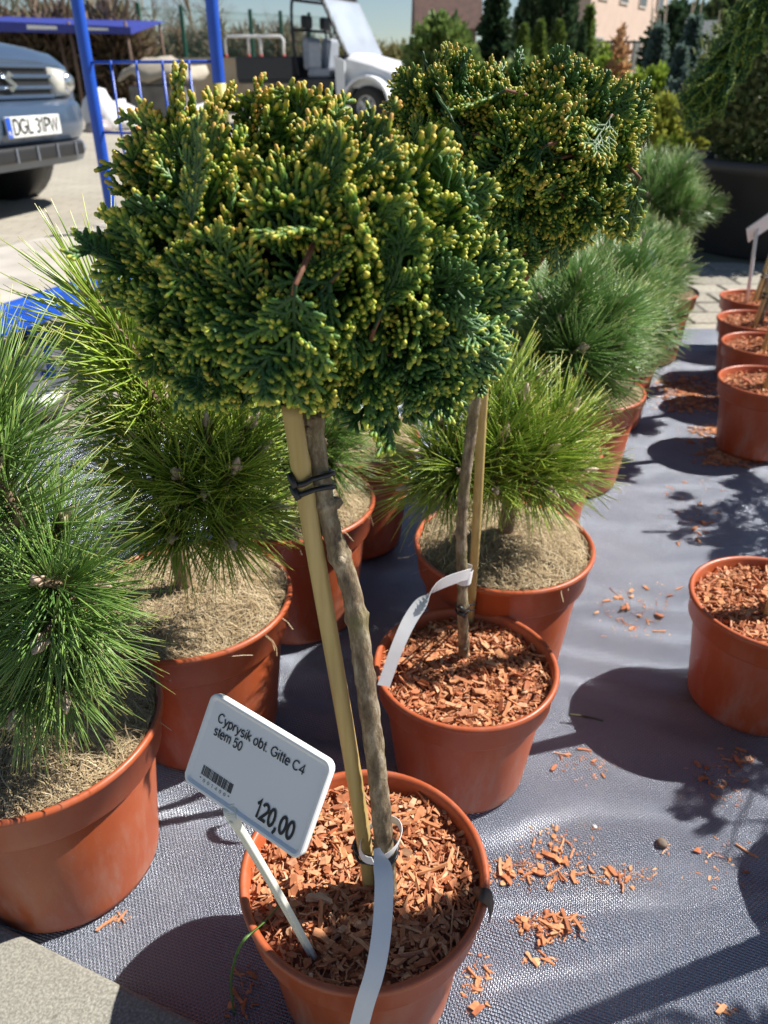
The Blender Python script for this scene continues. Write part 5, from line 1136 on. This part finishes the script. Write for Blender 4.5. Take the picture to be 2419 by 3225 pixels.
bgplant('lime_shrub', 'broad lime and olive shrub behind the round dark pine', 2080, 205, 100, 6.9, 'limebush', 6500, .05)
bgplant('gold_shrub', 'pale golden shrub between the unpriced cypress and the drooping bough', 2165, 330, 80, 5.2, 'gold', 5500, .035)
bgplant('green_spruce', 'mid green spruce at the pink house corner', 1860, 20, 70, 16, 'pinegreen', 4500, .09, 'cone', 'tree')
rr = random.Random(3)
for k in range(10):   # bare whips
    px = rr.uniform(2040, 2260); Y = rr.uniform(9, 13); b = Vector((atY(px, 200, Y).x, Y, -.012)); tpz = atY(px, rr.uniform(-80, 40), Y).z
    m = MB(); dx = rr.gauss(0, .08); m.tube([(0, 0, 0), (dx * .3, 0, tpz * .5), (dx, 0, tpz)], [.018, .013, .005], 6)
    tag(m.build('bare_sapling', M['bark'], loc=b), 'thin bare sapling pole standing among the blue spruces', 'sapling', 'bare saplings among the spruces')

# ================================================================== houses, fence, canopy, far trees
PINK = simple('pink_render', (.62, .47, .38), .9, (.56, .42, .34), 2); LILAC = simple('lilac_render', (.45, .41, .45), .9); REDT = simple('red_roof', (.16, .085, .065), .85, (.10, .06, .05), 3); DARKW = simple('window_glass', (.10, .09, .09), .15)
def house(label, x0, x1, Y, d, h, roof_h, wall, rows, cols, seed):
    t = thing('house', label, 'house', ((x0 + x1) / 2, Y, -.03)); w = x1 - x0; m = MB(); m.box((0, d / 2, h / 2), (w, d, h)); m.build('wall', wall, t, False)
    m = MB(); o = .35; m.add([(-w / 2 - o, -o, h), (w / 2 + o, -o, h), (w / 2 + o, d + o, h), (-w / 2 - o, d + o, h), (-w / 2 - o, d / 2, h + roof_h), (w / 2 + o, d / 2, h + roof_h)], [(0, 1, 5, 4), (2, 3, 4, 5), (1, 2, 5), (3, 0, 4), (3, 2, 1, 0)]); rf = m.build('roof', REDT, t, False)
    m = MB(); m.box((w * .2, d * .5, h + roof_h), (.6, .6, 1.4)); m.build('chimney', wall, rf, False)
    for r_ in range(rows):
        for c_ in range(cols):
            x = -w / 2 + w * (c_ + .5) / cols; z = 1.7 + 2.8 * r_; m = MB(); m.box((x, -.02, z), (1.15, .06, 1.45)); fr = m.build('window', simple('frame_white', (.55, .48, .42), .6) if 'frame_white' not in bpy.data.materials else bpy.data.materials['frame_white'], t, False)
            m = MB(); m.box((x, -.045, z), (.95, .03, 1.25)); m.build('pane', DARKW, fr, False)
    return t
hx = lambda px, Y: atY(px, 100, Y).x
ph = house('pink rendered house behind the thuja columns', -5.5, 5.5, 0, 3.4, 5.2, 2.2, PINK, 2, 4, 1)
ph.rotation_euler.z = R(56); cn = Vector((hx(1852, 40), 40, 0)); ph.location = cn - Matrix.Rotation(R(56), 3, 'Z') @ Vector((-5.5, 0, 0)) + Vector((0, 0, -.03))
house('old brown house with a dark red roof behind the vehicle', hx(1325, 52), hx(1500, 52), 52, 7, 3.2, 4.2, simple('brown_render', (.25, .19, .16), .9), 1, 3, 3)
m = MB(); m.box((0, 0, .9), (9, .5, 1.9)); m.box((0, 0, 1.9), (9.2, .7, .12))
tag(m.build('brick_wall', simple('dark_brick', (.14, .065, .05), .9, (.10, .05, .04), 4), loc=(hx(1200, 46), 46, -.03), smooth=False), 'dark red brick wall beyond the utility vehicle', 'wall')
m = MB(); m.box((0, 0, .87), (.85, .12, 1.75)); tag(m.build('white_panel', M['sign'], loc=(hx(2225, 18), 18, -.02), smooth=False), 'plain white panel behind the blue spruces', 'panel')
# dark metal railing before the pink house
t = thing('metal_railing', 'dark metal railing in front of the pink house', 'railing', (hx(1860, 24), 24, -.03)); IRON = simple('dark_iron', (.03, .035, .035), .5)
for k in range(9):
    m = MB(); m.tube([(k * .3, 0, 0), (k * .3, 0, 1.65)], .025, 6); m.build('bar', IRON, t)
m = MB(); m.tube([(0, 0, 1.6), (2.4, 0, 1.6)], .03, 6); m.build('rail', IRON, t)

# green mesh fence
GREEN = simple('green_steel', (.025, .11, .075), .5)
fxy = [(p, y) for p, y in ((-60, 24.0), (128, 25.0), (292, 25.9), (444, 26.8), (577, 27.7), (686, 28.5), (792, 29.3), (886, 30.0), (975, 30.8), (1055, 31.5))]
t = thing('mesh_fence', 'green wire mesh fence with tall posts behind the yard', 'fence', (hx(444, 26.8), 26.8, -.03)); org = Vector(t.location); fp = [Vector((atY(p, 100, y).x, y, -.03)) - org for p, y in fxy]
for p in fp: m = MB(); m.box(p + Vector((0, 0, 1.3)), (.11, .11, 2.75)); m.build('post', GREEN, t, False)
m = MB()
for a, b in zip(fp, fp[1:]):
    for k in range(13): z = .15 + k * .2; m.tube([a + Vector((0, .07, z)), b + Vector((0, .07, z))], .006, 3)
    n = 26
    for k in range(1, n): q = a.lerp(b, k / n); m.tube([q + Vector((0, .07, .05)), q + Vector((0, .07, 2.6))], .004, 3)
m.build('wire_mesh', GREEN, t)
# sandy retaining wall and the white hoops on it
m = MB(); x0, x1 = hx(480, 21.5), hx(1010, 21.5); m.box(((x0 + x1) / 2 - hx(745, 21.5), 0, .55), (x1 - x0, .5, 1.15)); m.box(((x0 + x1) / 2 - hx(745, 21.5), 0, 1.15), (x1 - x0 + .1, .62, .07))
tag(m.build('retaining_wall', simple('sandy_concrete', (.46, .39, .29), .9, (.36, .28, .19), 2), loc=(hx(745, 21.5), 21.5, -.03), smooth=False), 'low sandy concrete retaining wall below the green fence', 'wall')
HO = simple('white_hoop', (.75, .75, .75), .4); RED = simple('red_band', (.5, .05, .04), .5)
for px in (762, 835, 1100):
    w = .42; m = MB(); b = Vector((hx(px, 21.5), 21.5, 1.13)); pts = [(-w, 0, 0), (-w, 0, .40), (-w + .06, 0, .47), (w - .06, 0, .47), (w, 0, .40), (w, 0, 0)]
    o = thing('barrier_hoop', 'white tubular barrier hoop standing on the sandy wall', 'barrier', b, group='white hoops on the sandy wall'); m.tube(pts, .032, 8); m.build('tube', HO, o)
    for s in (-1, 1): m = MB(); m.tube([(s * w, 0, .02), (s * w, 0, .10)], .035, 8); m.build('red_band', RED, o)
# blue canopy stall on brown poles
cz = lambda py, Y: atY(200, py, Y).z
Yc = 19.0; x0, x1 = hx(-160, Yc), hx(412, Yc); zt, zb_ = cz(58, Yc), cz(92, Yc)
t = thing('market_canopy', 'blue tarpaulin canopy with white patches on thin brown poles', 'canopy', (x1, Yc, -.03)); CB = simple('blue_tarp', (.03, .045, .30), .5, (.025, .035, .22), 3); W0 = x0 - x1
m = MB(); m.add([(W0, 0, zt + .02), (0, 0, zt - .12), (0, 0, zb_ - .06), (W0, 0, zb_), (W0, 3.2, zt + .25), (0, 3.2, zt + .15), (W0, .02, zb_), (0, .02, zb_ - .06)], [(0, 1, 2, 3), (0, 4, 5, 1), (1, 5, 7, 2)]); tp_ = m.build('tarp', CB, t, False)
for a, b in ((88, 182), (258, 342)):
    xa, xb = hx(a, Yc) - x1, hx(b, Yc) - x1; m = MB(); q = lambda x: (x / W0) * .14
    m.add([(xa, -.012, zt - .16 + q(xa)), (xb, -.012, zt - .16 + q(xb)), (xb, -.012, zb_ + .0 + q(xb) * .4), (xa, -.012, zb_ + .0 + q(xa) * .4), (xa, -.002, zt - .16 + q(xa)), (xb, -.002, zt - .16 + q(xb)), (xb, -.002, zb_ + q(xb) * .4), (xa, -.002, zb_ + q(xa) * .4)], [(3, 2, 1, 0), (4, 5, 6, 7), (0, 1, 5, 4), (2, 3, 7, 6)]); m.build('white_patch', M['paper'], tp_, False)
BRW = simple('brown_pole', (.16, .10, .07), .8)
for x, y in ((-.12, .1), (hx(215, Yc) - x1, .1), (hx(120, Yc) - x1, 1.2), (hx(215, Yc) - x1, 3.0), (-.12, 3.0), (W0 + .1, .1), (W0 + .1, 3.0)): m = MB(); m.tube([(x, y, 0), (x + .02, y, (zb_ + .1) * .5), (x, y, zt - .02 if y < 2 else zt + .12)], .035, 8); m.build('pole', BRW, t)
# brushwood and white sacks under the canopy
def sack(px, Y, r, h, label, seed, col=(.72, .72, .73)):
    b = Vector((hx(px, Y), Y, -.03)); m = MB(); prof = [(.02, 0), (.8, .0), (1, .16), (.95, .45), (.7, .75), (.3, .95), (.02, 1)]; m.lathe([(a * r, z * h) for a, z in prof], 18, cap_first=True, cap_last=True)
    m.v = [tuple(Vector(v) + Vector((1, 1, .6 if v[2] > .02 else 0)) * r * .3 * noise.noise(Vector(v) * 2.4 / r + Vector((seed, 0, 0)))) for v in m.v]; return tag(m.build('sack', simple('plastic_sack', col, .45, tuple(c * .85 for c in col), 4), loc=b), label, 'sack')
sack(275, 14.5, .33, .62, 'tall crumpled white sack beside the car headlight', 1); sack(325, 14.8, .40, .42, 'low white sack pile under the blue canopy', 2); sack(365, 15.0, .22, .2, 'small flat white sack at the end of the pile', 3); sack(600, 14.0, .42, .42, 'white sack behind the trolley wire panel', 4)
sack(262, 14.0, .2, .2, 'small grey sack in front of the white ones', 6, (.35, .3, .3))
bh = Vector((hx(490, 17.5), 17.5, -.03)); t = thing('covered_pallet', 'dusty grey pallet stack under a slumped beige sheet', 'pallet', bh)
m = MB(); m.box((0, 0, .33), (1.1, .9, .62)); m.box((.1, 0, .72), (.9, .8, .16)); bevel(m.build('stack', simple('dusty_crate', (.20, .19, .17), .85, (.12, .115, .10), 5, .6, .02), t, False), .03, 2)
m = MB(); m.lathe([(.02, 1.12), (.25, 1.10), (.5, .98), (.68, .86), (.74, .74), (.70, .72)], 26, cap_first=True); m.v = [tuple(Vector((x * 1.15, y * .8, z)) + Vector((.12, .12, .16)) * noise.noise(Vector((x, y, z)) * 3.1)) for x, y, z in m.v]; m.build('sheet', simple('beige_sheet', (.44, .39, .31), .85, (.30, .26, .20), 4), t)
foliage_mat('brush', [(0.186, 0.132, 0.093), (0.279, 0.202, 0.139), (0.139, 0.109, 0.070), (0.232, 0.202, 0.109)])
def hedge(label, px0, px1, Y, top, mat, n, size, seed):
    x0, x1 = hx(px0, Y), hx(px1, Y); m = MB(); k = max(3, int((x1 - x0) / 1.2)); t = thing('brushwood_hedge', label, 'hedge', ((x0 + x1) / 2, Y, -.03)); c0 = (x0 + x1) / 2
    for i in range(k): leaf_mass(m, (x0 + (x1 - x0) * (i + .5) / k - c0, 0, top * .48), (1.0, .8, top * .55), n // k, size, seed + i, up=.6, elong=7, inner=.2)
    m.build('brush', M[mat], t, False); return t
hedge('brown leafless brushwood hedge under the blue canopy', -120, 440, 22.5, 2.2, 'brush', 9000, .34, 3)
hedge('grey brown brush behind the green fence', 380, 960, 31.5, 2.2, 'brush', 7000, .38, 13)
foliage_mat('olivebrush', [(0.217, 0.217, 0.093), (0.310, 0.279, 0.124), (0.171, 0.186, 0.078), (0.372, 0.295, 0.124)])
hedge('olive and straw coloured brush behind the vehicle', 900, 1330, 33.5, 1.9, 'olivebrush', 5000, .3, 23)
def bare_tree(label, px, Y, h, seed, mat='bark', spread=1.0):
    rr = random.Random(seed); t = thing('bare_tree', label, 'tree', (hx(px, Y), Y, -.03)); m = MB(); tw = MB()
    def grow(p, d, L, r, lev):
        n = 4; pts = [p]; dd = d
        for i in range(n): dd = (dd + Vector((rr.gauss(0, .12), rr.gauss(0, .12), rr.gauss(.04, .08)))).normalized(); pts.append(pts[-1] + dd * L / n)
        (m if lev < 2 else tw).tube(pts, [r * (1 - .55 * i / n) for i in range(n + 1)], 6 if lev < 2 else 3, cap=False)
        if lev >= 4: return
        for k in range((5, 5, 5, 4)[lev]):
            s = rr.uniform(.3, 1.0); q = pts[min(n, int(s * n))]; sd = dd.orthogonal().normalized(); sd = Quaternion(dd, rr.uniform(0, 6.28)) @ sd; a = R(rr.uniform(22, 52)) * spread
            grow(q, dd * math.cos(a) + sd * math.sin(a), L * rr.uniform(.45, .68), r * .45 * (1.1 - .3 * s), lev + 1)
    grow(Vector((0, 0, 0)), Vector((0, 0, 1)), h * .55, h * .016, 0); m.build('trunk', M[mat], t); tw.build('crown', simple('twig_grey', (.20, .15, .11), .85, (.13, .10, .075), 2) if 'twig_grey' not in bpy.data.materials else bpy.data.materials['twig_grey'], t); return t
for i, (px, Y, h, lab) in enumerate(((20, 36, 7.5, 'bare tree behind the canopy end beyond the car'), (180, 38, 8.0, 'bare tree behind the middle of the canopy'), (330, 37, 6.5, 'slender bare tree behind the canopy corner'), (500, 37, 6.0, 'bare grey tree behind the fence by the trolley arch'), (620, 36, 7.5, 'large bare tree with dense pinkish twigs behind the fence'), (735, 36, 6.8, 'bare tree behind the white hoops'), (420, 42, 7.0, 'far bare tree in the gap beyond the fence'), (850, 44, 4.5, 'small far bare tree at the open sky'))): bare_tree(lab, px, Y, h, 60 + i)
# distant wooded ridge closes the horizon
m = MB(); rr = random.Random(9)
prof = [(-300 + 12 * i, 6.5 + 2.5 * noise.noise((i * .35, 0, 0)) + 1.2 * noise.noise((i * 1.3, 4, 0))) for i in range(51)]
m.add([(x, 190 + 20 * noise.noise((x * .01, 2, 0)), -1) for x, z in prof] + [(x, 215, max(2, z)) for x, z in prof] + [(x, 260, max(2, z) * 1.1) for x, z in prof], [(i, i + 1, i + 52, i + 51) for i in range(50)] + [(i + 51, i + 52, i + 103, i + 102) for i in range(50)])
structure(m.build('hills', simple('wooded_ridge', (.10, .12, .06), .95, (.06, .08, .04), .15, .6, .5)))
